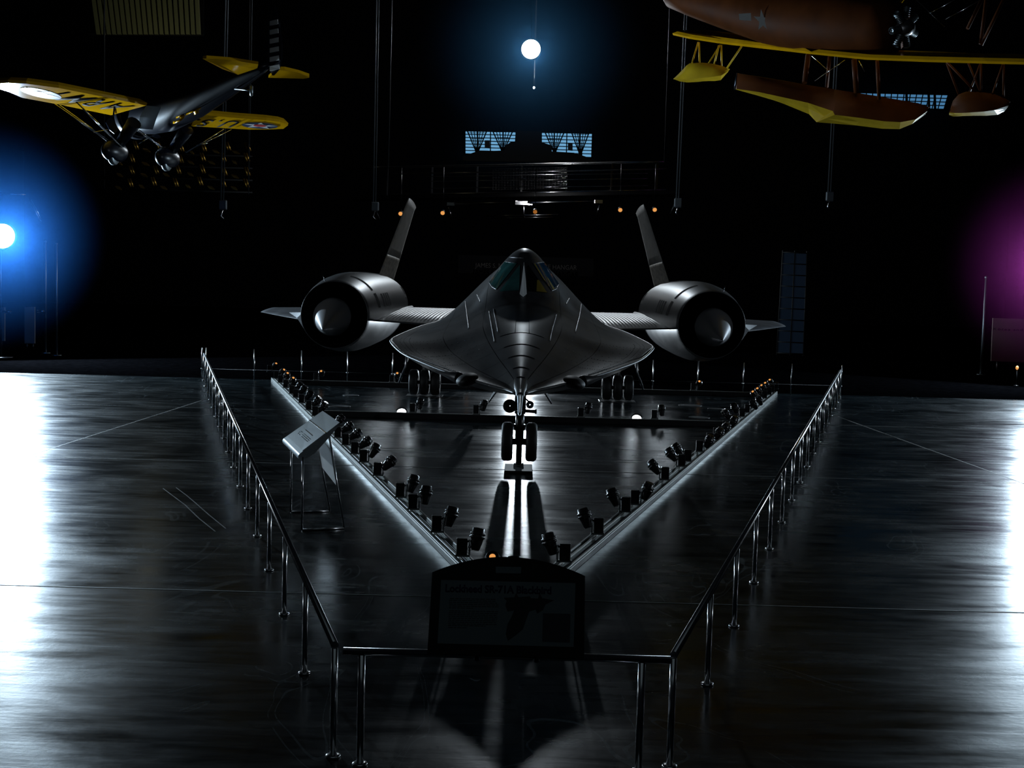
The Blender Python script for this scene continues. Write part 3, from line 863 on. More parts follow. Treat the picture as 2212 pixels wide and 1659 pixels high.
ORD = ['first', 'second', 'third', 'fourth', 'fifth', 'sixth', 'seventh', 'eighth', 'ninth', 'tenth', 'eleventh', 'twelfth', 'thirteenth', 'fourteenth', 'fifteenth', 'sixteenth', 'seventeenth', 'eighteenth', 'nineteenth', 'twentieth']
def fixture(loc, side, dirv, label, group, warm=False):
    """side: +1 the head hangs right of its box, -1 left of it; dirv: where the head points"""
    if FIX[warm] is None: FIX[warm] = make_fixture(warm); o = FIX[warm]
    else: o = copy_tree(FIX[warm])
    o.location = loc; o.rotation_euler = (0, 0, 0 if side > 0 else PI)
    tag(o, label, 'spotlight', group)
    hd = [c for c in o.children if c.name.startswith('spot_head')][0]
    d = Vector(dirv).normalized()
    if side < 0: d = Vector((-d.x, -d.y, d.z))
    hd.rotation_euler = d.to_track_quat('Z', 'Y').to_euler()
    return o
def on_track(px, py, a, b_):
    """the point of a track nearest to the floor point at a pixel"""
    p = on_floor(px, py, .1); d = (b_ - a).normalized(); q = a + d * (p - a).dot(d)
    return Vector((q.x, q.y, .1005))
R_ = random.Random(3)
LF = [(1007, 1202, 1), (952, 1150, 1), (898, 1101, 1), (871, 1075, 1), (820, 1028, 1), (787, 999, 1), (769, 981, 1), (748, 962, 1), (733, 946, 1), (716, 930, 1), (683, 899, 1), (665, 886, 1), (652, 871, 1), (637, 859, 1), (628, 851, 1), (616, 838, 1), (602, 827, 1), (592, 818, 1), (576, 804, 1)]
LDIR = [(.14, .25, .95), (.22, .2, .9), (.10, .25, .95), (.25, .3, .85), (.75, .5, .75), (.45, .3, .8), (.75, .45, .6), (.8, .3, .5), (.8, .3, .55), (.6, .4, .7)]
for i, (px, py, sd) in enumerate(LF):
    p = on_track(px, py, LT0, LT1)
    warm = i >= 15
    dv = LDIR[i] if i < len(LDIR) else ((.55 + R_.uniform(-.2, .2), -.1 if i < 15 else -.6, .7))
    fixture(p, sd, dv, 'black track spotlight, %s from the front along the left aluminium track%s' % (ORD[i], ', warm lens' if warm else ''), 'spotlights on the left floor track', warm)
RF = [(1206, 1213, -1), (1281, 1154, -1), (1344, 1106, -1), (1358, 1090, 1), (1431, 1037, -1), (1465, 1008, -1), (1478, 997, -1), (1501, 976, 1), (1524, 958, 1), (1539, 946, 1), (1558, 930, 1), (1581, 915, -1), (1600, 901, -1), (1610, 892, 1), (1622, 882, 1), (1635, 868, -1), (1650, 861, -1), (1660, 853, -1), (1667, 848, -1), (1678, 841, -1)]
RDIR = [(-.28, .12, .9), (-.30, .2, .9), (-.38, .2, .9), (.28, -.1, .9), (-.6, .4, .75), (-.6, .4, .7), (-.6, .3, .7), (.3, -.3, .8), (.35, -.3, .75), (.4, -.3, .75), (.3, -.3, .8)]
for i, (px, py, sd) in enumerate(RF):
    p = on_track(px, py, RT0, RT1)
    warm = i >= 15
    dv = RDIR[i] if i < len(RDIR) else ((-.5 + R_.uniform(-.2, .2), -.2 if i < 15 else -.6, .7))
    fixture(p, sd, dv, 'black track spotlight, %s from the front along the right aluminium track%s' % (ORD[i], ', warm lens' if warm else ''), 'spotlights on the right floor track', warm)
for px, sd, lab in ((891, 1, 'leftmost on the front light bar'), (1028, 1, 'on the front light bar just left of the nose gear'), (1254, 1, 'on the front light bar just right of the nose gear'), (1413, 1, 'rightmost on the front light bar')):
    p = at(px, 900, 28.6); fixture((p.x, 28.6, .1315), sd, (R_.uniform(-.1, .25), .2, .95), 'black spotlight %s' % lab, 'spotlights on the front light bar')
for px, lab in ((682, 'leftmost on the rear light bar'), (846, 'on the rear light bar left of the left main wheels'), (997, 'on the rear light bar under the left half of the jet'), (1497, 'on the rear light bar, outermost at the right')):
    p = at(px, 840, 36.3); o = fixture((p.x, 36.3, .1315), 1, (-.05, -.75, .6), 'small warm-lensed spotlight %s' % lab, 'spotlights on the rear light bar', True)
# the two heads at the point of the V, half hidden behind the information panel
p = at(1065, 1203, 12.99) - Vector((.175, -.09, .272))
fixture((p.x + .01, p.y, p.z), 1, (-.05, -.75, .65), 'black spotlight with orange lens at the point of the V, behind the panel', 'spotlights at the point of the V', True)
p = at(1111, 1201, 12.85) - Vector((-.165, .035, .32))
fixture((p.x, p.y, .105), -1, (-.05, .3, .95), 'black spotlight at the point of the V, right behind the panel', 'spotlights at the point of the V')
# two small lit uplights standing behind the front light bar
for px, s, lab in ((868, -1, 'small lit uplight on the floor near the leftmost spotlight of the front bar'), (1375, 1, 'small lit uplight on the floor near the rightmost spotlight of the front bar')):
    p = at(px, 893, 29.0); root = tag(empty('floor_uplight', (p.x, 29.0, 0)), lab, 'lamp', 'floor uplights')
    MB().lathe((0, 0, 0), (0, -.9, 1), [(0, .001), (0, .10), (.05, .12), (.16, .13), (.165, .11), (.13, .10)], 20).build('housing', M_BLACK, root)
    MB().lathe((0, -.09, .10), (0, -.9, 1), [(0, .001), (.004, .10), (-.01, .112)], 20).build('lens', M_LENS_LOW, root)

# ------------------------------------------------------------------ information panel on the front barrier
BL, BR, TL, TR = at(923, 1411, 8.16), at(1262, 1423, 8.16), at(934, 1236, 8.40), at(1263.5, 1243, 8.40)
PN = (BR - BL).cross(TL - BL).normalized()
if PN.y > 0: PN = -PN
def on_panel(px, py, lift=0.0):
    d = ray(px, py); t = (BL + PN * lift - c_o).dot(PN) / d.dot(PN)
    return c_o + d * t
PUP = (TL - BL).normalized(); PRT = (BR - BL).normalized()
panel = tag(empty('information_panel', (BL + BR) / 2 * 1.0), 'black framed information panel with arched top on the front barrier', 'sign')
out = [on_panel(923, 1411), on_panel(1262, 1423), on_panel(1263.5, 1244)]
for k in range(1, 24):
    t = k / 24; x = 1263.5 + (934 - 1263.5) * t
    out.append(on_panel(x, 1244 - 8 * t - 37 * (1 - (2 * t - 1) ** 2)))
out.append(on_panel(934, 1236))
frame = buildw(MB().prism(out, PN * -.045), 'panel_frame', M_BLACKM, panel)
q = [on_panel(x, y) for x, y in ((945, 1390), (1239, 1398), (1243, 1260), (953, 1253))]
sheet = buildw(MB().prism(q, PN * .004), 'printed_sheet', M_SIGNP, panel)
text('title_lettering', 'Lockheed SR-71A Blackbird', on_panel(962, 1278, .0045), on_panel(1191, 1283, .0045), PUP, M_SIGNT, panel, h=(on_panel(962, 1278) - on_panel(962, 1262)).length, bold=.03)
tl = MB()
for k, (x0, y0, x1) in enumerate([(972, 1293.5, 1070), (970, 1297.5, 1071), (970, 1301.5, 1074), (970, 1305.5, 1077), (970, 1309.5, 1077), (970, 1313.5, 1022), (970, 1320, 1076), (969, 1324, 1076), (969, 1328, 1072), (969, 1332, 1074), (969, 1336, 1074), (969, 1340, 1073), (968, 1344, 1073), (968, 1348, 1073), (968, 1351.5, 1049), (968, 1356, 1008)]):
    x = x0
    while x < x1 - 1:
        wd = min(R_.uniform(4, 11), x1 - x); a, b_ = on_panel(x, y0 + (x - x0) * .02, .0042), on_panel(x + wd, y0 + (x + wd - x0) * .02, .0042)
        tl.prism([a, b_, b_ + PUP * .0042, a + PUP * .0042], PN * .0006); x += wd + 1.6
o = buildw(tl, 'text_lines', M_SIGNX, panel); o['kind'] = 'stuff'
def zp(x, y): return on_panel(900 + x / 5.53, 1180 + y / 5.53, .0045)
jp = [(1040, 615), (1165, 610), (1190, 560), (1215, 608), (1330, 600), (1350, 595), (1365, 620), (1450, 625), (1468, 555), (1500, 620), (1640, 645), (1540, 695), (1510, 760), (1440, 803), (1420, 755), (1345, 780), (1300, 900), (1270, 990), (1200, 1050), (1090, 1130), (1065, 1050), (1085, 930), (1130, 850), (1165, 765), (1085, 780), (1060, 700), (1075, 650)]
buildw(MB().prism([zp(*p) for p in jp], PN * .0008), 'aircraft_picture', M_SIGNX, panel)
buildw(MB().prism([zp(1510, 800), zp(1838, 808), zp(1830, 1150), zp(1500, 1140)], PN * .0008), 'data_box', M_SIGNB, panel)
pq = buildw(MB().prism([zp(945, 245), zp(1250, 250), zp(1245, 328), zp(945, 322)], PN * .004), 'small_plaque', M_SIGNP, panel)
tl = MB()
for (x0, y0, x1) in ((1040, 268, 1150), (1060, 283, 1130), (970, 305, 1225)):
    a, b_ = zp(x0, y0) + PN * .0005, zp(x1, y0 + 4) + PN * .0005; tl.prism([a, b_, b_ + PUP * .003, a + PUP * .003], PN * .003)
o = buildw(tl, 'plaque_lines', M_SIGNX, panel); o['kind'] = 'stuff'
buildw(MB().tube([on_panel(1030, 1400, -.04), (on_panel(1030, 1400).x, 8.27, RAIL_H - .02)], .02, 8).tube([on_panel(1160, 1404, -.04), (on_panel(1160, 1404).x, 8.27, RAIL_H - .02)], .02, 8), 'clamp', M_BLACK, panel)

# ------------------------------------------------------------------ tactile reader on a steel frame, inside the left barrier
g1, g2, g3, g4 = on_floor(652, 1147), on_floor(743, 1143), on_floor(628, 1108), on_floor(712, 1106)
rd = tag(empty('tactile_stand', (g1 + g3) / 2), 'slanted grey steel tactile reader on thin tube legs beside the left barrier', 'sign')
def up_to(px, py, g):
    return at(px, py, g.y)
n_lo, f_lo = at(641, 985, g1.y), at(607, 951, g3.y)            # front edge of the slab
n_hi, f_hi = at(734, 913, g2.y + .12), at(697, 888, g4.y + .12)
nrm = (n_hi - n_lo).cross(f_lo - n_lo).normalized()
if nrm.z < 0: nrm = -nrm
def slab_pt(s, t, z=0.0): return n_lo * (1 - s) * (1 - t) + n_hi * s * (1 - t) + f_hi * s * t + f_lo * (1 - s) * t + nrm * z
ax_ = (n_hi - n_lo).normalized()
prof = []                                                       # side outline: round nose at the front edge, thin at the back
for k in range(9):
    a = PI / 2 + PI * k / 8; prof.append((.045 + .045 * math.cos(a), -.045 + .045 * math.sin(a)))
prof += [(.30, -.115), (.62, -.075), (1.0, -.018), (1.0, 0)]
Ls = (n_hi - n_lo).length
sl = MB(); vs = []
for t in (0, 1):
    a = slab_pt(0, t); b_ = slab_pt(1, t); d = (b_ - a)
    for (s, z) in prof: vs.append(a + (d.normalized() * s if s < .1 else d * s) + nrm * z)
n = len(prof); fs = [tuple(range(n)), tuple(range(2 * n - 1, n - 1, -1))] + [(i, (i + 1) % n, (i + 1) % n + n, i + n) for i in range(n)]
sl.add(vs, fs); buildw(sl, 'slab', M_STEEL_D, rd)
buildw(MB().prism([slab_pt(.14, .02), slab_pt(.665, .02), slab_pt(.665, .98), slab_pt(.14, .98)], nrm * .004), 'front_plate', M_STEEL_D, rd)
buildw(MB().prism([slab_pt(.69, 0), slab_pt(1.0, 0), slab_pt(1.0, 1), slab_pt(.69, 1)], nrm * .004), 'back_plate', M_STEEL_D, rd)
buildw(MB().prism([slab_pt(.665, 0), slab_pt(.69, 0), slab_pt(.69, 1), slab_pt(.665, 1)], nrm * .008), 'divider', M_CHROME, rd)
br = MB()
for r_ in range(3):
    for k in range(20):
        if R_.random() < .7: br.ball(slab_pt(.33 + r_ * .035, .22 + k * .03, .005), (.006, .006, .006), 6, 4)
o = buildw(br, 'raised_dots', M_STEEL_D, rd); o['kind'] = 'stuff'
tl = MB()
for k in range(9):
    a, b_ = slab_pt(.47, .28 + k * .05, .0045), slab_pt(.47, .315 + k * .05, .0045); c, d = slab_pt(.49, .315 + k * .05, .0045), slab_pt(.49, .28 + k * .05, .0045); tl.prism([a, b_, c, d], nrm * .001)
o = buildw(tl, 'engraved_line', M_BLACK, rd); o['kind'] = 'stuff'
def legs(g_front, g_back, s_t):
    top_f = slab_pt(.10, s_t, -.06); top_b = slab_pt(.72, s_t, -.05)
    buildw(MB().tube([g_front + Vector((0, 0, .012)), Vector((g_front.x, g_front.y, top_f.z))], .014, 10), 'front_leg', M_STEEL, rd)
    buildw(MB().tube([g_back + Vector((0, 0, .012)), top_b], .014, 10), 'back_leg', M_STEEL, rd)
    buildw(MB().tube([g_front + Vector((0, 0, .014)), g_back + Vector((0, 0, .014))], .014, 10), 'foot_bar', M_STEEL, rd)
    return top_b
tb_n = legs(g1, g2, .06); tb_f = legs(g3, g4, .94)
gn, gf = g2 + Vector((0, 0, .012)), g4 + Vector((0, 0, .012))
wq = [gn.lerp(tb_n, .82), gn.lerp(tb_n, .44), gf.lerp(tb_f, .50), gf.lerp(tb_f, .88)]
wn = (wq[1] - wq[0]).cross(wq[3] - wq[0]).normalized()
buildw(MB().prism(wq, wn * .006), 'white_back_panel', M_WHITE, rd)

# ------------------------------------------------------------------ lamps
def flood(name, loc, aim, r, label, lens_m, mast=None, hang=None):
    root = tag(empty(name, loc), label, 'lamp')
    ax_ = (Vector(aim) - Vector(loc)).normalized()
    MB().lathe(ax_ * -.45, ax_, [(0, .02), (0, r * .55), (.12, r * .75), (.40, r * 1.12), (.50, r * 1.15), (.50, r * 1.02), (.44, r)], 28).build('housing', M_BLACK, root)
    MB().lathe(ax_ * .0, ax_, [(.0, .001), (0, r * .99), (-.05, r)], 28).build('lens', lens_m, root)
    if mast is not None:
        MB().tube([Vector((0, 0, -loc[2])) - ax_ * .3 + Vector((0, 0, .02 + ax_.z * .3)), Vector((0, 0, -.2)) - ax_ * .3], .05, 10).build('mast', M_BLACK, root)
        MB().lathe(Vector((0, 0, -loc[2])) - ax_ * .3 + Vector((0, 0, ax_.z * .3)), (0, 0, 1), [(0, .001), (0, .42), (.04, .42), (.06, .06)], 20).build('mast_base', M_BLACK, root)
    if hang is not None:
        MB().tube([-ax_ * .3, Vector((0, 0, hang - loc[2])) - ax_ * .3], .03, 8).build('hanger_rod', M_BLACK, root)
    return root
flood('hanging_floodlight', LAMP_A, AIM_A, .40, 'brilliant white floodlight hung high above the tail of the jet', M_LENS, hang=37.0)
flood('hanging_spotlight', LAMP_H, AIM_H, .05, 'tiny bright spotlight hung just below the big white floodlight', M_LENS, hang=35.0)
flood('mast_floodlight', LAMP_B, AIM_B, .40, 'brilliant blue-white floodlight on a mast at the left edge of the hall', M_LENS, mast=True)
flood('mast_floodlight', LAMP_C, AIM_C, .40, 'blue-white floodlight on a mast at the far right of the hall', M_LENS, mast=True)
root = flood('work_light', LAMP_D, AIM_D, .14, 'low work light on a stand under the tail of the jet', M_LENS_LOW, mast=True)

# ------------------------------------------------------------------ hanging trainer monoplane (left)
tr = tag(empty('trainer_monoplane', at(355, 245, 37.0)), 'dark blue monoplane with yellow wings and spatted wheels hanging at upper left', 'aircraft')
def wing_slab(name, pts, thick, m_, parent, up=Vector((0, .05, 1)), flat=False):
    """pts: (px, py, distance) of the underside outline"""
    poly = [at(*p) for p in pts]
    if flat: pl0 = plane_of(pts); poly = [on_plane(pl0, p[0], p[1]) for p in pts]
    c = sum(poly, Vector()) / len(poly)
    mb = MB(); n = len(poly)
    top = [c + (p - c) * .93 + up.normalized() * thick for p in poly]
    mid = [p + up.normalized() * thick * .45 + (p - c) * .012 for p in poly]
    vs = poly + mid + top
    fs = [tuple(range(n)), tuple(range(3 * n - 1, 2 * n - 1, -1))]
    for k in (0, n):
        fs += [(k + i, k + (i + 1) % n, k + (i + 1) % n + n, k + i + n) for i in range(n)]
    mb.add(vs, fs)
    return buildw(mb, name, m_, parent)
RW = [(413, 272.5, 37.6), (424, 247, 36.5), (500, 254, 37.4), (575, 259.5, 38.3), (603, 263, 38.7), (617, 267, 39.1), (622, 271, 39.4), (612, 278.5, 39.6), (580, 279.8, 39.4), (538, 280, 39.0), (470, 276, 38.3)]
LW = [(240, 249, 36.9), (316, 228, 35.6), (220, 208.5, 34.5), (126.6, 190, 33.4), (57, 181, 32.6), (18, 179, 32.3), (-8, 181, 32.3), (-16, 184, 32.5), (-8, 190, 32.9), (20, 199, 33.4), (47, 211, 34.3), (123, 225, 35.4)]
def plane_of(pts):
    p = [at(*q) for q in pts]; n = Vector()
    c = sum(p, Vector()) / len(p)
    for a, b_ in zip(p, p[1:] + p[:1]): n += (a - c).cross(b_ - c)
    n.normalize()
    if n.dot(c_o - c) < 0: n = -n
    return c, n
def on_plane(pl, px, py, lift=.0):
    c, n = pl; d = ray(px, py); t = (c + n * lift - c_o).dot(n) / d.dot(n); return c_o + d * t
wr = wing_slab('wing', RW, .16, M_YELLOW, tr, flat=True); wl = wing_slab('wing', LW, .16, M_YELLOW, tr, flat=True)
pR, pL = plane_of(RW), plane_of(LW)
def decal(name, pl, pts, m_, parent, lift):
    poly = [on_plane(pl, x, y, lift) for x, y in pts]
    return buildw(MB().prism(poly, pl[1] * .004), name, m_, parent)
def ell(cx, cy, ax_, ay_, bx, by, n=28): return [(cx + math.cos(2 * PI * k / n) * ax_ + math.sin(2 * PI * k / n) * bx, cy + math.cos(2 * PI * k / n) * ay_ + math.sin(2 * PI * k / n) * by) for k in range(n)]
def star(cx, cy, ax_, ay_, bx, by, ph=0):
    o = []
    for k in range(10):
        r = 1 if k % 2 == 0 else .40; a = ph + PI * k / 5
        o.append((cx + r * (math.sin(a) * ax_ + math.cos(a) * bx), cy + r * (math.sin(a) * ay_ + math.cos(a) * by)))
    return o
LIFT = .008
for pl, wg, cx, cy, ax_, ay_, bx, by in ((pL, wl, 88, 201.5, 44, 7.5, 8, 10.5), (pR, wr, 561, 271.5, 38.5, 2.5, 3, -6.2)):
    ins = decal('insignia', pl, ell(cx, cy, ax_, ay_, bx, by), M_INSB, wg, LIFT)
    decal('insignia_star', pl, star(cx, cy, ax_, ay_, bx, by), M_STAR, wg, LIFT + .006)
    decal('insignia_disc', pl, ell(cx, cy, ax_ * .36, ay_ * .36, bx * .36, by * .36), M_RED, wg, LIFT + .012)
def wing_text(body, pl, p0, p1, upx, m_, parent, h):
    a, b_ = on_plane(pl, *p0, LIFT), on_plane(pl, *p1, LIFT); u = on_plane(pl, *upx, LIFT) - a
    return text('lettering', body, a, b_, u, m_, parent, h=h, bold=.008, ext=.003, spacing=1.25)
# seen from below the letters stand with their tops towards the leading edge
wing_text('ARMY', pL, (292, 229.5), (132, 196), (270, 242), M_LETTER, wl, (on_plane(pL, 292, 229) - on_plane(pL, 272, 243)).length)
wing_text('U.S.', pR, (523, 262), (428, 257.5), (521, 274), M_LETTER, wr, (on_plane(pR, 523, 262) - on_plane(pR, 522, 275)).length)
# fuselage
fpts = [(286, 250, 38.6, .30), (300, 250, 38.3, .50), (322, 246, 37.9, .58), (360, 238, 37.2, .60), (420, 214, 36.2, .52), (480, 184, 35.2, .40), (530, 160, 34.4, .27), (566, 146, 33.8, .15), (585, 138, 33.5, .06)]
fus = buildw(MB().tube([at(a, b_, c) for a, b_, c, r in fpts], [r for *_, r in fpts], 28), 'fuselage', M_NAVY, tr)
cl = MB(); a = at(292, 252, 38.7); b_ = at(318, 247, 37.9)
cl.lathe(a, b_ - a, [(0, .30), (-.02, .56), (.0, .62), (.12, .67), (.55, .66), (.56, .60), (.30, .56), (.05, .45)], 32); buildw(cl, 'engine_cowl', M_NAVY, tr)
eng = MB()
for k in range(9):
    an = 2 * PI * k / 9; axv = (b_ - a).normalized(); u = axv.orthogonal().normalized(); v = axv.cross(u); dr_ = u * math.cos(an) + v * math.sin(an)
    eng.tube([a + axv * .25 + dr_ * .15, a + axv * .25 + dr_ * .48], .085, 8)
buildw(eng, 'engine_cylinders', M_GEAR, tr)
pl_ = MB(); pl_.add([at(316, 228, 36.3), at(348, 231, 36.1), at(338, 256, 36.4), at(330, 280, 36.7), at(298, 278, 36.9), at(302, 252, 36.6)], [(0, 1, 2, 5), (5, 2, 3, 4)]); buildw(pl_, 'belly_plate', M_STEEL_D, tr)
hub = at(276, 262, 39.0); axv = (b_ - a).normalized()
pr = MB(); pr.lathe(hub, axv, [(-.18, .01), (-.12, .07), (.0, .11), (.35, .10)], 16); pr = buildw(pr, 'propeller', M_NAVY, tr)
for pts in ([(276, 262, 38.9), (246, 289, 38.9), (236, 281, 38.9), (228, 265, 38.9), (232, 257, 38.9), (238, 254, 38.9), (243, 258, 38.9), (266, 260, 38.9)], [(276, 264, 38.9), (308, 284, 38.9), (326, 285, 38.9), (342, 291, 38.9), (347, 297, 38.9), (340, 299, 38.9), (312, 289, 38.9)]):
    buildw(MB().prism([at(*q) for q in pts], axv * .04), 'blade', M_CHROME, pr)
a0, a1 = at(374, 268, 36.3), at(434, 241, 35.55)
text('lettering', '34', a0, a1, (at(376, 255, 36.3) - a0), M_YELLOW, fus, bold=.03, ext=.004, h=.30)
# tail
buildw(MB().prism([at(*q) for q in ((438, 127, 32.4), (446, 126, 32.3), (500, 130, 32.8), (558, 139, 33.4), (555, 150, 33.8), (535, 159, 34.2), (515, 162, 34.2), (480, 149, 33.4))], (0, 0, .07)), 'tailplane', M_YELLOW, tr)
buildw(MB().prism([at(*q) for q in ((598, 150, 33.6), (615, 150, 33.8), (645, 157, 34.3), (668, 165, 34.9), (668, 168, 35.0), (655, 170, 35.0), (622, 169, 34.7), (580, 168, 34.3))], (0, 0, .07)), 'tailplane', M_YELLOW, tr)
buildw(MB().prism([at(*q) for q in ((545, 150, 34.1), (549, 90, 34.0), (556, 40, 33.9), (566, 12, 33.8), (578, 8, 33.6), (580, 150, 33.6))], (.06, 0, 0)), 'fin', M_NAVY, tr)
rud = buildw(MB().prism([at(*q) for q in ((582, 150, 33.55), (581, 10, 33.6), (592, 12, 33.4), (601, 45, 33.3), (607, 95, 33.2), (606, 130, 33.2), (600, 150, 33.3), (588, 163, 33.5))], (.05, 0, 0)), 'rudder', M_NAVY, tr)
for k in range(6):
    y0 = 44 + k * 19.5
    buildw(MB().prism([at(583, y0 + 2, 33.48), at(583, y0 + 12, 33.48), at(601 + k * .6, y0 + 8, 33.2), at(600.5 + k * .6, y0 - 2, 33.2)], (.0, -.03, 0)), 'rudder_stripe', M_STAR, rud)
tw = at(543, 196, 34.0)
buildw(MB().lathe(tw + Vector((-.04, 0, 0)), (1, .2, 0), [(0, .02), (0, .12), (.04, .15), (.08, .12), (.08, .02)], 20).tube([at(507, 192, 34.6), at(528, 194, 34.3), tw], .02, 8), 'tail_wheel', M_STEEL_D, tr)
for px, py, D in ((248, 327, 36.6), (362, 341, 38.0)):
    c = at(px, py, D)
    wp = buildw(MB().ball(c, (.235, .55, .31), 24, 14, Matrix.Rotation(-.3, 3, 'Z')), 'wheel_spat', M_NAVY, tr)
    buildw(MB().lathe(c + Vector((-.07, -.10, -.16)), (1, -.2, 0), [(0, .05), (0, .20), (.03, .23), (.12, .23), (.15, .20), (.15, .05)], 24), 'wheel', M_STEEL_D, wp)
    buildw(MB().tube([c + Vector((.06, .1, .15)), at(px + 42, py - 62, D - .5)], [.13, .20], 12), 'gear_strut', M_NAVY, wp)
for i, (p, q, r) in enumerate([((118, 224, 35.2), (252, 319, 36.6), .016), ((125, 224, 35.3), (256, 320, 36.6), .016), ((158, 213, 34.8), (264, 318, 36.5), .022), ((296, 281, 36.9), (366, 331, 38.0), .014), ((300, 280, 36.9), (362, 327, 38.0), .014), ((484, 279, 38.4), (402, 330, 38.1), .014), ((500, 280, 38.6), (400, 329, 38.1), .012), ((320, 298, 37.2), (300, 311, 37.2), .012), ((202, 286, 36.0), (242, 278, 36.4), .010), ((425, 314, 38.2), (449, 309, 38.3), .014)]):
    buildw(MB().tube([at(*p), at(*q)], r, 8), 'bracing_wire', M_CHROME, tr)
buildw(MB().prism([at(*q) for q in ((243, 252, 36.8), (247, 250, 36.75), (251, 211, 34.75), (247, 210, 34.7))], (0, 0, -.01)), 'wing_root_strap', M_CHROME, tr)

# ------------------------------------------------------------------ hanging yellow floatplane (right)
fp = tag(empty('biplane_floatplane', at(1760, 110, 37.5)), 'yellow floatplane biplane with white star hanging at upper right', 'aircraft')
fpts = [(1436, -8, 42.6, .12), (1452, -6, 42.3, .34), (1500, 0, 41.5, .52), (1580, 18, 40.4, .66), (1660, 36, 39.4, .78), (1740, 47, 38.4, .86), (1830, 54, 37.4, .88), (1900, 58, 36.7, .80), (1938, 60, 36.3, .66), (1948, 61, 36.2, .30)]
fus = buildw(MB().tube([at(a, b_, c) for a, b_, c, r in fpts], [r for *_, r in fpts], 32), 'fuselage', M_ORANGE_SHADE, fp)
# radial engine
a = at(1950, 60, 36.1); b_ = at(1900, 58, 36.7); axv = (b_ - a).normalized()
eng = MB(); u = axv.orthogonal().normalized(); v = axv.cross(u)
eng.lathe(a - axv * .35, axv, [(0, .03), (.05, .16), (.2, .22), (.5, .26)], 20)
eng = buildw(eng, 'engine', M_GEAR, fp)
for k in range(7):
    an = 2 * PI * k / 7; dr_ = u * math.cos(an) + v * math.sin(an)
    q = MB()
    for j in range(6): q.lathe(a - axv * .05 + dr_ * (.24 + j * .055), dr_, [(0, .02), (0, .10), (.02, .10), (.02, .075), (.05, .075)], 14)
    buildw(q, 'cylinder', M_STEEL_D, eng)
star_c = at(1647, 44, 38.62); pst = (star_c, (c_o - star_c).normalized())
decal('insignia_star', pst, star(1647, 45, 19, 2, -3, -25), M_STAR, fus, .10)
decal('insignia_bar', pst, [(1596, 30), (1622, 28), (1623, 45), (1597, 43)], M_STAR, fus, .10)
decal('insignia_bar', pst, [(1671, 40), (1693, 41), (1693, 55), (1670, 51)], M_STAR, fus, .10)
wing_slab('lower_wing', [(1454, 76, 44.0), (1462, 73, 44.8), (1512, 72, 44.6), (1600, 82, 42.6), (1700, 104, 40.2), (1752, 112, 39.2), (1752, 117, 37.6), (1656, 104, 39.4), (1561, 95, 41.4), (1490, 84, 42.8)], .14, M_YELLOW, fp)
wing_slab('lower_wing', [(1752, 112, 39.2), (1850, 118, 37.9), (1950, 119.5, 36.7), (2100, 126, 35.0), (2225, 129, 33.7), (2250, 133, 33.2), (2235, 140, 32.6), (2130, 137.5, 33.5), (2000, 134, 34.8), (1870, 129, 36.2), (1752, 117, 37.6)], .14, M_YELLOW, fp)
def hull(name, st, parent, m_side, m_bot, D0, D1, wmax):
    """st: (deck px,py, chine px,py, keel px,py, relative width) from stern to bow; sides and bottom are separate skins"""
    side, bot = [], []
    n = len(st)
    for i, (dx, dy, cx, cy, kx, ky, w_) in enumerate(st):
        D = D0 + (D1 - D0) * i / (n - 1); h = w_ * wmax / 2
        dn = at(dx, dy, D - h * .55); df = dn + Vector((.05, h * 1.1, .02)); cn = at(cx, cy, D - h); k = at(kx, ky, D)
        cf = cn + Vector((0, 2 * h, 0)); dm = (dn + df) / 2 + Vector((0, 0, .05 * w_))
        side.append([cn, (cn * .5 + dn * .5) + Vector((0, -.05 * w_, 0)), dn, dm, df, (cf * .5 + df * .5) + Vector((0, .05 * w_, 0)), cf]); bot.append([cn, (cn + k) / 2, k, (cf + k) / 2, cf])
    out = None
    for sec, nm, mm in ((side, 'hull_sides', m_side), (bot, 'hull_bottom', m_bot)):
        m_ = len(sec[0]); vs = [p for r in sec for p in r]
        fs = [(i * m_ + j, i * m_ + j + 1, (i + 1) * m_ + j + 1, (i + 1) * m_ + j) for i in range(n - 1) for j in range(m_ - 1)]
        fs += [tuple(range(m_)), tuple((n - 1) * m_ + j for j in range(m_ - 1, -1, -1))]
        q = MB(); q.add(vs, fs, nm == 'hull_sides')
        out = buildw(q, nm if out is None else nm, mm, parent) if out is None else (buildw(q, nm, mm, out), out)[1]
    return out
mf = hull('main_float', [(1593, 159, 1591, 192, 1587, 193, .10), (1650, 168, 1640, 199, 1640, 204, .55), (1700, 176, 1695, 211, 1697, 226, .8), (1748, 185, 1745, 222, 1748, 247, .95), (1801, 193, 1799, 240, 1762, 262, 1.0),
        (1805, 194, 1803, 248, 1764, 264, 1.0), (1855, 202, 1860, 255, 1850, 271, 1.0), (1900, 209, 1910, 262, 1905, 278, .95), (1945, 217, 1945, 264, 1943, 279, .8), (1985, 224, 1978, 258, 1970, 268, .5), (2006, 232, 2003, 240, 2000, 246, .12)], fp, M_ORANGE_SHADE, M_YELLOW2, 39.2, 36.6, 1.1)  # sides take the shaded brown, bottom the lit yellow
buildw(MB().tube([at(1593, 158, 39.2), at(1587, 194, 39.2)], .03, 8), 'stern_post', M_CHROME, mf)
lf = hull('wing_float', [(1474, 152, 1456, 169, 1455, 171, .15), (1482, 143, 1472, 171, 1470, 173, .6), (1490, 138, 1490, 171, 1490, 174.5, .9), (1515, 137, 1515, 169, 1520, 175, 1.0), (1537, 139, 1540, 166, 1545, 175, 1.0), (1560, 144, 1558, 163, 1557, 173, .8), (1574, 150, 1574, 153, 1573, 155, .15)], fp, M_YELLOW2, M_YELLOW2, 43.0, 41.9, .8)
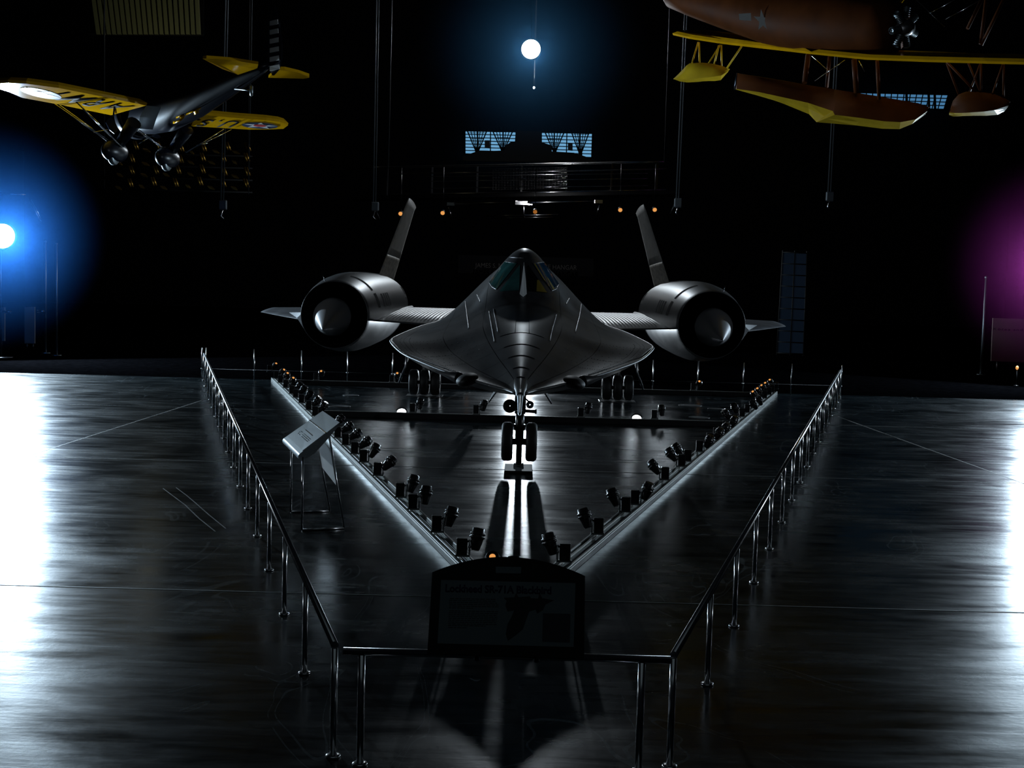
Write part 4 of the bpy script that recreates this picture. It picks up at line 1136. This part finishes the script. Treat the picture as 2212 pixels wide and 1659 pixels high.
rf = hull('wing_float', [(2054, 236, 2053, 243, 2053, 245, .12), (2060, 219, 2062, 244, 2062, 247, .55), (2074, 206, 2078, 244, 2080, 249, .9), (2092, 200, 2095, 243, 2100, 250, 1.0), (2122, 201, 2125, 241, 2130, 250, 1.0), (2150, 205, 2148, 238, 2155, 248, .9), (2172, 214, 2166, 232, 2170, 240, .5), (2180, 221, 2179, 227, 2178, 230, .12)], fp, M_ORANGE_SHADE, M_YELLOW2, 34.9, 33.8, .8)
def struts(lst, r, m_, par, name='strut'):
    for p, q in lst: buildw(MB().tube([at(*p), at(*q)], r, 8), name, m_, par)
struts([((1510, 92, 43.2), (1511, 139, 42.6)), ((1508, 92, 43.4), (1495, 136, 42.4)), ((1558, 97, 42.0), (1559, 160, 42.2)), ((1556, 97, 42.0), (1513, 165, 42.3)), ((1553, 98, 42.0), (1543, 138, 42.0)), ((1602, 100, 41.2), (1563, 158, 42.0))], .030, M_YELLOW2, lf)
struts([((2045, 136, 34.6), (2072, 207, 34.6)), ((2046, 134, 34.5), (2108, 199, 34.3)), ((2092, 137, 34.4), (2118, 199, 34.2)), ((2118, 137, 34.0), (2094, 201, 34.6)), ((2119, 138, 34.0), (2119, 200, 34.2)), ((2166, 139, 33.4), (2144, 203, 34.0)), ((2168, 139, 33.4), (2168, 211, 33.9))], .028, M_ORANGE_SHADE, rf)
struts([((1746, 118, 38.3), (1738, 179, 37.9)), ((1845, 128, 37.0), (1850, 200, 37.3))], .075, M_ORANGE_SHADE, mf)
struts([((1792, 121, 37.9), (1786, 188, 38.4)), ((1895, 131, 36.4), (1899, 214, 37.0))], .05, M_ORANGE_SHADE, mf)
struts([((1825, 130, 37.0), (1760, 175, 38.0)), ((1754, 121, 38.3), (1788, 152, 37.8)), ((1855, 131, 36.8), (1868, 155, 36.8))], .010, M_CHROME, mf, 'bracing_wire')
struts([((1919, 40, 36.9), (1965, -20, 36.6)), ((1866, 30, 37.4), (1895, -10, 37.4))], .04, M_YELLOW, fp)
struts([((2090, 62, 35.2), (2125, -10, 35.4)), ((2118, 95, 35.0), (2131, -10, 35.0)), ((2120, 98, 35.0), (2172, -10, 34.6))], .045, M_ORANGE_SHADE, fp)
struts([((1975, -5, 36.2), (2040, 58, 35.6)), ((2006, 30, 35.9), (2070, -5, 35.4)), ((1905, 85, 36.5), (1985, 40, 35.9)), ((2042, 42, 35.6), (2118, 0, 35.0))], .010, M_CHROME, fp, 'bracing_wire')

# ------------------------------------------------------------------ suspension cables from the roof
def cable(px0, py0, px1, py1, D, label, hook=False, dbl=True, r=.035):
    p1 = at(px1, py1, D); p0 = at(px0, py0, D); p0 = p1 + (p0 - p1) * (24.0 / (p0 - p1).length)
    root = tag(empty('hanging_cable', p1), label, 'cable', 'suspension cables')
    d = p0 - p1
    MB().tube([(0, 0, 0), d], r, 8).build('cable', M_PLATE, root)
    if dbl: MB().tube([(.10, 0, 0), d + Vector((.10, 0, 0))], r * .8, 8).build('cable', M_PLATE, root)
    if hook:
        MB().bbox((.08, 0, -.12), (.34, .12, .40), .04).build('pulley_block', M_PLATE, root)
        MB().tube([(.08, 0, -.3), (.0, 0, -.55), (.12, 0, -.68)], .03, 8).build('hook', M_STEEL, root)
cable(487, 0, 477, 436, 52, 'pale double cable with a pulley block, behind the yellow-winged monoplane', True)
cable(541, 200, 537, 420, 58, 'faint thin cable right of the monoplane', False, False, .02)
cable(813, 0, 806, 440, 56, 'double cable with bracket at the left end of the walkway', True)
cable(846, 0, 838, 362, 58, 'thin cable just inside the left end of the walkway', False, False, .04)
cable(1448, 0, 1436, 352, 58, 'thin cable just inside the right end of the walkway', False, False, .04)
cable(1478, 60, 1461, 432, 56, 'double cable with bracket at the right end of the walkway', True)
cable(1797, 262, 1789, 418, 54, 'double cable with a pulley block under the main float', True)

# ------------------------------------------------------------------ elevated walkway behind the jet
YL, YR = 69.5, 63.5
def wk(px, py): 
    t = (px - 829) / (1345 - 829); return at(px, py, YL + (YR - YL) * t)
wroot = tag(empty('walkway', wk(1126, 420)), 'dark elevated walkway with steel rails and mesh crossing the hall behind the jet', 'walkway')
buildw(MB().tube([wk(780, 363.0), wk(829, 361), wk(1130, 355.5), wk(1345, 351), wk(1440, 349)], .055, 10), 'handrail', M_STEEL, wroot)
buildw(MB().tube([wk(842, 375.5), wk(1130, 370.8), wk(1440, 364.5)], .035, 8), 'rail', M_STEEL, wroot)
for y0, y1 in ((382, 374), (392, 385.5), (407, 401)):
    buildw(MB().tube([wk(905, y0), wk(1400, y1)], .018, 6), 'rail', M_STEEL, wroot)
for px, yt, yb in ((836, 361, 424), (933, 359, 421), (1030.6, 357, 420), (1126.7, 355.5, 418), (1224, 353.5, 416), (1322, 351.5, 414), (1419.6, 349.5, 412)):
    buildw(MB().bbox((0, 0, 0), (.10, .08, (wk(px, yt) - wk(px, yb)).length), .01).add([], []), 'post', M_BLACK, wroot).matrix_parent_inverse = wm(wroot).inverted() @ Matrix.Translation((wk(px, yt) + wk(px, yb)) / 2 + Vector((0, .06, 0)))
ms = MB()
for k in range(26):
    t = k / 25; ms.tube([wk(1065 + (1225 - 1065) * t, 365 - 3 * t), wk(1065 + (1225 - 1065) * t, 410 - 3 * t)], .008, 4, caps=False)
for k in range(13):
    ms.tube([wk(1065, 365 + k * 3.7), wk(1225, 362 + k * 3.7)], .008, 4, caps=False)
o = buildw(ms, 'mesh_infill', M_STEEL, wroot); o['kind'] = 'stuff'
buildw(MB().tube([wk(840, 420.5), wk(1130, 416), wk(1440, 410)], .05, 8), 'toe_rail', M_STEEL, wroot)
dk = MB(); a, b_ = wk(760, 424), wk(1480, 411)
for z in (0,):
    dk.add([a, b_, b_ + Vector((0, 2.2, 0)), a + Vector((0, 2.2, 0)), a - Vector((0, 0, .16)), b_ - Vector((0, 0, .16)), b_ + Vector((0, 2.2, -.16)), a + Vector((0, 2.2, -.16))], [(0, 1, 2, 3), (4, 7, 6, 5), (0, 4, 5, 1), (2, 6, 7, 3), (0, 3, 7, 4), (1, 5, 6, 2)])
buildw(dk, 'deck', M_BLACKM, wroot)
# light truss hung below it
lt = tag(empty('light_truss', wk(1131, 445)), 'steel lighting truss with a bright centre post hung below the walkway', 'truss')
buildw(MB().tube([wk(968, 440.5), wk(1131, 437.5), wk(1298, 434.8)], .07, 10), 'upper_bar', M_STEEL, lt)
buildw(MB().tube([wk(1047, 466.5), wk(1207, 463.5)], .04, 8), 'lower_bar', M_STEEL, lt)
buildw(MB().tube([wk(1062, 471.5), wk(1195, 469)], .02, 8), 'lower_bar', M_STEEL, lt)
buildw(MB().tube([wk(1131.5, 437), wk(1131.5, 446), wk(1131.8, 452), wk(1131.5, 460), wk(1131.5, 471)], [.06, .06, .10, .06, .06], 12), 'centre_post', M_STEEL, lt)
buildw(MB().bbox((0, 0, 0), (.9, .12, .22), .02), 'clamp_plate', M_STEEL, lt).matrix_parent_inverse = wm(lt).inverted() @ Matrix.Translation(wk(1131.5, 439) + Vector((0, -.1, 0)))
for sx, x0, x1 in ((-1, 968, 976), (1, 1297, 1289)):
    buildw(MB().tube([wk(x0, 441 if sx < 0 else 436), wk(x1, 473 if sx < 0 else 468)], .05, 8), 'end_strut', M_STEEL, lt)
    buildw(MB().bbox((0, 0, 0), (.42, .12, .20), .02), 'end_plate', M_STEEL, lt).matrix_parent_inverse = wm(lt).inverted() @ Matrix.Translation(wk(x0 + (6 if sx < 0 else -4), 441 if sx < 0 else 436) + Vector((0, -.1, 0)))
    for (px, py, qx, qy) in (((806, 441, 820, 473), ) if sx < 0 else ((1461, 433, 1449, 462), )):
        buildw(MB().tube([wk(px, py), wk(qx, qy)], .04, 8), 'end_strut', M_STEEL_D, lt)
for px, py, m_, lab in ((956, 461, M_WARM, 'small warm ceiling spotlight beside the tip of the left tail fin'), (865, 462.5, M_WARM, 'small warm ceiling spotlight half behind the left tail fin'), (1156, 458.5, M_WARMD, 'dim warm spotlight beside the centre post of the light truss'), (1340, 454.5, M_WARM, 'small warm spotlight between the light truss and the right tail fin'), (1414.5, 454, M_WARM, 'small warm spotlight right of the right tail fin tip')):
    c = at(px, py, 62.0); root = tag(empty('ceiling_spotlight', c), lab, 'spotlight', 'warm spotlights under the walkway')
    MB().lathe((0, .30, .10), (0, -1, -.30), [(0, .01), (0, .10), (.30, .12), (.31, .105), (.27, .10)], 16).build('housing', M_BLACK, root)
    MB().lathe((0, .045, .02), (0, -1, -.30), [(0, .10), (.01, .001)], 16).build('lens', m_, root)
    MB().tube([(0, .25, .12), (0, .25, 2.2)], .02, 6).build('rod', M_BLACK, root)

# wall lettering far behind the canopy
wl_ = tag(empty('wall_lettering', at(1135, 572, 72)), 'dark raised wall lettering half hidden behind the canopy', 'lettering')
text('letters', 'JAMES S. McDONNELL SPACE HANGAR', at(1026, 577.5, 72), at(1246, 583, 72), (0, 0, 1), mat('dark bronze lettering', (.02, .016, .014), .7), wl_, h=.25, ext=.03)
buildw(MB().box((at(1136, 574, 72.2) + Vector((0, .1, 0))), (7.5, .1, 1.0)), 'sign_board', M_VOID, wl_)

# ------------------------------------------------------------------ daylit windows in the end wall, and a column of glossy panels
def window(name, quad, nx, ny, D, m_pane, label, gap=.06):
    """quad TL, TR, BR, BL in the photograph; panes one by one, with bars between"""
    a, b_, c, d = [at(x, y, D) for x, y in quad]
    root = empty(name, (a + c) / 2); root['kind'] = 'structure'; root['label'] = label
    def q(s, t): return (a * (1 - s) + b_ * s) * (1 - t) + (d * (1 - s) + c * s) * t
    for i in range(nx):
        for j in range(ny):
            s0, s1, t0, t1 = i / nx, (i + 1) / nx, j / ny, (j + 1) / ny
            p = [q(s0, t0), q(s1, t0), q(s1, t1), q(s0, t1)]; cc = sum(p, Vector()) / 4
            p = [cc + (v - cc).normalized() * max(.01, (v - cc).length - gap) for v in p]
            buildw(MB().prism(p, (0, .03, 0)), 'pane', m_pane, root)
    bars = MB()
    for i in range(nx + 1): bars.tube([q(i / nx, -.02), q(i / nx, 1.02)], gap * .9, 6)
    for j in range(ny + 1): bars.tube([q(-.01, j / ny), q(1.01, j / ny)], gap * .9, 6)
    buildw(bars, 'window_frame', M_BLACKM, root)
    return root, q
wd, q1 = window('window_1', [(1004.6, 283), (1279.7, 288.5), (1278, 340), (1004.6, 332)], 10, 7, 104.5, M_SKYPANE, 'wide daylit window high behind the walkway, crossed by V-shaped trusses', .045)
for cx, cy, w0 in ((1030.6, 327, 23), (1086, 325, 24), (1198, 327, 24), (1253.6, 330, 22)):
    tb = MB()
    for k in range(7):
        t = -1 + 2 * k / 6; tb.tube([at(cx + t * 2.5, cy, 102.5), at(cx + t * w0, 274 + abs(t) * 4, 102.5)], .05 if k in (0, 6) else .035, 5)
    for j in (.3, .55, .8): tb.tube([at(cx - w0 * j, cy - 50 * j, 102.4), at(cx + w0 * j, cy - 50 * j, 102.4)], .025, 5)
    tb.tube([at(cx, cy - 2, 102.5), at(cx, cy + 14, 102.5)], .16, 8)
    buildw(tb, 'truss', M_BLACKM, wd)
buildw(MB().prism([at(x, y, 101.5) for x, y in ((1114, 282), (1170, 284), (1171, 312), (1112, 310))], (0, .4, 0)), 'hanging_panel', M_BLACKM, wd)
buildw(MB().prism([at(x, y, 101) for x, y in ((1000, 337), (1030, 327), (1090, 325), (1092, 314), (1105, 306), (1125, 304), (1160, 304), (1192, 314), (1192, 327), (1240, 330), (1286, 345), (1286, 352), (1000, 347))], (0, .5, 0)), 'roofline', M_BLACKM, wd)
for pts in (((1047, 303), (1058, 303), (1058, 320), (1047, 319)), ((1227, 309), (1237, 309), (1237, 325), (1227, 324))):
    buildw(MB().prism([at(x, y, 101.8) for x, y in pts], (0, .3, 0)), 'banner', M_SIGNB, wd)
wd2, q2 = window('window_2', [(1858, 200.5), (2048, 205), (2039, 236), (1858, 232)], 14, 4, 104.5, M_SKYPANE2, 'small daylit window seen behind the main float', .05)
for x in (1958, 2006, 2019): buildw(MB().tube([at(x, 199, 104), at(x + 1, 238, 104)], .10, 6), 'post', M_BLACKM, wd2)
wd3, q3 = window('panel_column', [(1691, 545), (1743, 547), (1735, 765), (1678, 762)], 2, 9, 52, M_SHEENPANE, 'tall column of glossy blue panels right of the jet, sheen painted as glow', .03)  # reflecting panels, no window; their sheen is added as a glow

# corrugated cladding high on the left
cg = empty('wall_corrugated', at(330, 30, 72)); cg['kind'] = 'structure'; cg['label'] = 'dim olive corrugated cladding high at the left'
for k in range(20):
    x = 196 + k * 11.8
    buildw(MB().prism([at(x, -14, 72), at(x + 8, -14, 72), at(x + 8 + (k - 10) * -.4 + 8, 74, 72), at(x + (k - 10) * -.4 + 8, 74, 72)], (0, .15, 0)), 'rib', M_OLIVE, cg)
buildw(MB().prism([at(190, -16, 72.3), at(440, -16, 72.3), at(440, 78, 72.3), at(190, 76, 72.3)], (0, .1, 0)), 'backing', M_BLACKM, cg)

# gilded lattice display, dim, behind the monoplane
gl = tag(empty('gilded_lattice', at(380, 400, 60)), 'dim gilded lattice display behind the monoplane wheels', 'display')
for r_ in range(4):
    for k in range(6):
        px = 257 + k * 50 + r_ * 2 + R_.uniform(-5, 5); py = 405 - r_ * 24 - (r_ * 2) + R_.uniform(-3, 3); w_ = R_.uniform(5, 9)
        D = 60 + r_ * .8
        buildw(MB().prism([at(px - w_, py - 3, D), at(px + w_ * .2, py - 1, D), at(px + w_, py + 5, D), at(px - w_ * .3, py + 2.5, D)], (0, .08, .05)), 'gilt_plate', M_GOLD, gl)
        buildw(MB().tube([at(px + 20, py - 20, D + .2), at(px + 27, py - 2, D + .2)], .05, 6).tube([at(px + 25, py - 20, D + .2), at(px + 32, py - 2, D + .2)], .05, 6), 'gilt_strut', M_GOLD, gl)
for x_ in (225, 535): buildw(MB().tube([at(x_, 410, 62.5), at(x_, 410, 62.5) + Vector((0, 0, 26))], .04, 6), 'hanger_rod', M_BLACKM, gl)
for r_ in range(4):
    buildw(MB().tube([at(215, 408 - r_ * 26, 61 + r_ * .8), at(545, 416 - r_ * 26, 61 + r_ * .8)], .04, 6), 'lattice_bar', M_BLACKM, gl)

# exhibit panels and poles at the sides
for pts, lab in (([(-30, 664), (10, 664), (10, 737), (-30, 736)], 'grey exhibit panel at the very left edge of the hall'), ([(53, 663), (75, 663), (75, 742), (53, 742)], 'narrow grey exhibit panel, second from the left edge')):
    p = [at(x, y, 47) for x, y in pts]; root = tag(empty('exhibit_panel', ((p[0] + p[2]) / 2).xy.to_3d()), lab, 'panel', 'grey exhibit panels at the left')
    buildw(MB().prism(p, (0, .06, 0)), 'board', M_PANELG, root)
    for q in (p[3].lerp(p[2], .2), p[3].lerp(p[2], .8)): buildw(MB().tube([q + Vector((0, .03, 0)), Vector((q.x, q.y + .03, 0))], .03, 8), 'leg', M_BLACK, root)
    buildw(MB().lathe((p[0] + p[1]) / 2 + Vector((.3, -.05, -.15)), (1, 0, 0), [(0, .01), (0, .06), (.30, .06), (.30, .01)], 12), 'reading_light', M_CHROME, root)
def pole(px, py, D, lab, r=.03):
    p = at(px, py, D); root = tag(empty('pole', (p.x, p.y, 0)), lab, 'pole', 'slim steel poles')
    MB().tube([(0, 0, .01), (0, 0, p.z)], r, 10).build('shaft', M_STEEL_D, root)
    MB().lathe((0, 0, 0), (0, 0, 1), [(0, .001), (0, .16), (.02, .16), (.03, r)], 16).build('foot', M_STEEL_D, root)
    MB().ball((0, 0, p.z), r * 1.5, 10, 6).build('finial', M_STEEL_D, root)
pole(98, 522, 46, 'slim pale pole just right of the left floodlight'); pole(122, 527, 45, 'tall slim pole at the left, next along from the floodlight')
pole(2131, 600, 48, 'slim pole beside the beige exhibit panel', .05)
bo = tag(empty('lamp_boom', at(30, 419, 46)), 'thin bright steel boom above the left floodlight', 'boom')
buildw(MB().tube([at(-20, 417, 46), at(56, 420.5, 46)], .03, 8), 'boom_arm', M_STEEL, bo)
buildw(MB().tube([at(62, 428, 46), at(88, 480, 46)], .025, 8), 'brace', M_STEEL, bo); buildw(MB().tube([at(68, 430, 46), at(90, 478, 46)], .02, 8), 'brace', M_STEEL, bo)
p = [at(x, y, 47) for x, y in ((2145, 687), (2290, 692), (2288, 786), (2141, 780))]
ep = tag(empty('exhibit_panel', ((p[0] + p[2]) / 2).xy.to_3d()), 'beige exhibit panel with dark lettering at the right edge', 'panel')
buildw(MB().prism(p, (0, .06, 0)), 'board', M_PANEL, ep)
text('lettering', 'Korea and Vietnam', at(2146, 713, 46.98), at(2265, 717, 46.98), (0, 0, 1), M_SIGNX, ep, ext=.004, spacing=1.2, h=.085)
for q in (p[3].lerp(p[2], .1), p[3].lerp(p[2], .9)): buildw(MB().tube([q + Vector((0, .03, 0)), Vector((q.x, q.y + .03, 0))], .04, 8), 'leg', M_BLACK, ep)
c = at(2197, 797, 43); root = tag(empty('small_lamp', (c.x, c.y, 0)), 'small warm lamp on a stalk below the beige panel', 'lamp')
MB().tube([(0, 0, .01), (0, 0, c.z)], .015, 8).lathe((0, 0, 0), (0, 0, 1), [(0, .001), (0, .08), (.02, .08), (.03, .015)], 12).build('stalk', M_BLACK, root)
MB().ball((0, 0, c.z + .04), (.05, .05, .07), 12, 8).build('bulb', M_WARM, root)
# small mirror-like floor plates right and left of the jet
for k, (px, py, w_, lab) in enumerate(((758, 854, .28, 'small round steel floor plate far left of the nose gear'), (733, 878, .36, 'larger round steel floor plate left of the nose gear'), (1491, 876, .40, 'larger round steel floor plate near the right track'), (1510, 902, .34, 'round steel floor plate closest to the right track'), (1545, 883, .26, 'small round steel floor plate by the right track spotlights'))):
    p = on_floor(px, py); o = MB().lathe((0, 0, 0), (0, 0, 1), [(0, .001), (0, w_ * .75), (.006, w_ * .75), (.007, w_ * .75 - .02), (.007, .001)], 28).build('floor_plate', M_PLATE); o.location = (p.x, p.y, .0005)
    tag(o, lab, 'floor plate', 'floor plates')

# ------------------------------------------------------------------ haze round the floodlights, lit by them
def haze(loc, r, dens, col, label):
    m_ = bpy.data.materials.new('haze'); m_.use_nodes = True; nt = m_.node_tree
    for n in list(nt.nodes): nt.nodes.remove(n)
    out = nt.nodes.new('ShaderNodeOutputMaterial'); vs_ = nt.nodes.new('ShaderNodeVolumeScatter')
    tc = nt.nodes.new('ShaderNodeTexCoord'); ln = nt.nodes.new('ShaderNodeVectorMath'); ln.operation = 'LENGTH'
    nt.links.new(tc.outputs['Object'], ln.inputs[0])
    mr = nt.nodes.new('ShaderNodeMapRange'); mr.inputs['From Max'].default_value = r * .98; mr.inputs['To Min'].default_value = dens; mr.inputs['To Max'].default_value = 0
    mr.interpolation_type = 'SMOOTHSTEP'
    nt.links.new(ln.outputs['Value'], mr.inputs[0]); nt.links.new(mr.outputs[0], vs_.inputs['Density'])
    vs_.inputs['Color'].default_value = (*col, 1); vs_.inputs['Anisotropy'].default_value = .1
    nt.links.new(vs_.outputs[0], out.inputs['Volume'])
    o = MB().ball((0, 0, 0), r, 32, 20).build('haze', m_); o.location = loc
    tag(o, label, 'haze', 'haze', 'stuff')
haze(LAMP_A + Vector((0, -1.0, 0)), 5.2, .011, (.10, .36, .70), 'blue haze glowing round the high floodlight above the jet')
haze(LAMP_B + Vector((0, -1.5, 0)), 3.95, .012, (.05, .28, .95), 'blue haze glowing round the left mast floodlight')
haze(LAMP_C + Vector((-.4, -1.5, 0)), 3.95, .009, (.75, .07, .50), 'violet haze glowing round the right mast floodlight')
d = bpy.data.lights.new('cladding_fill', 'POINT'); d.energy = 16; d.color = (1, .95, .6); d.shadow_soft_size = .3  # added fill that brightens the olive cladding
o = bpy.data.objects.new('cladding_fill', d); COL.objects.link(o); o.location = at(330, 110, 69)
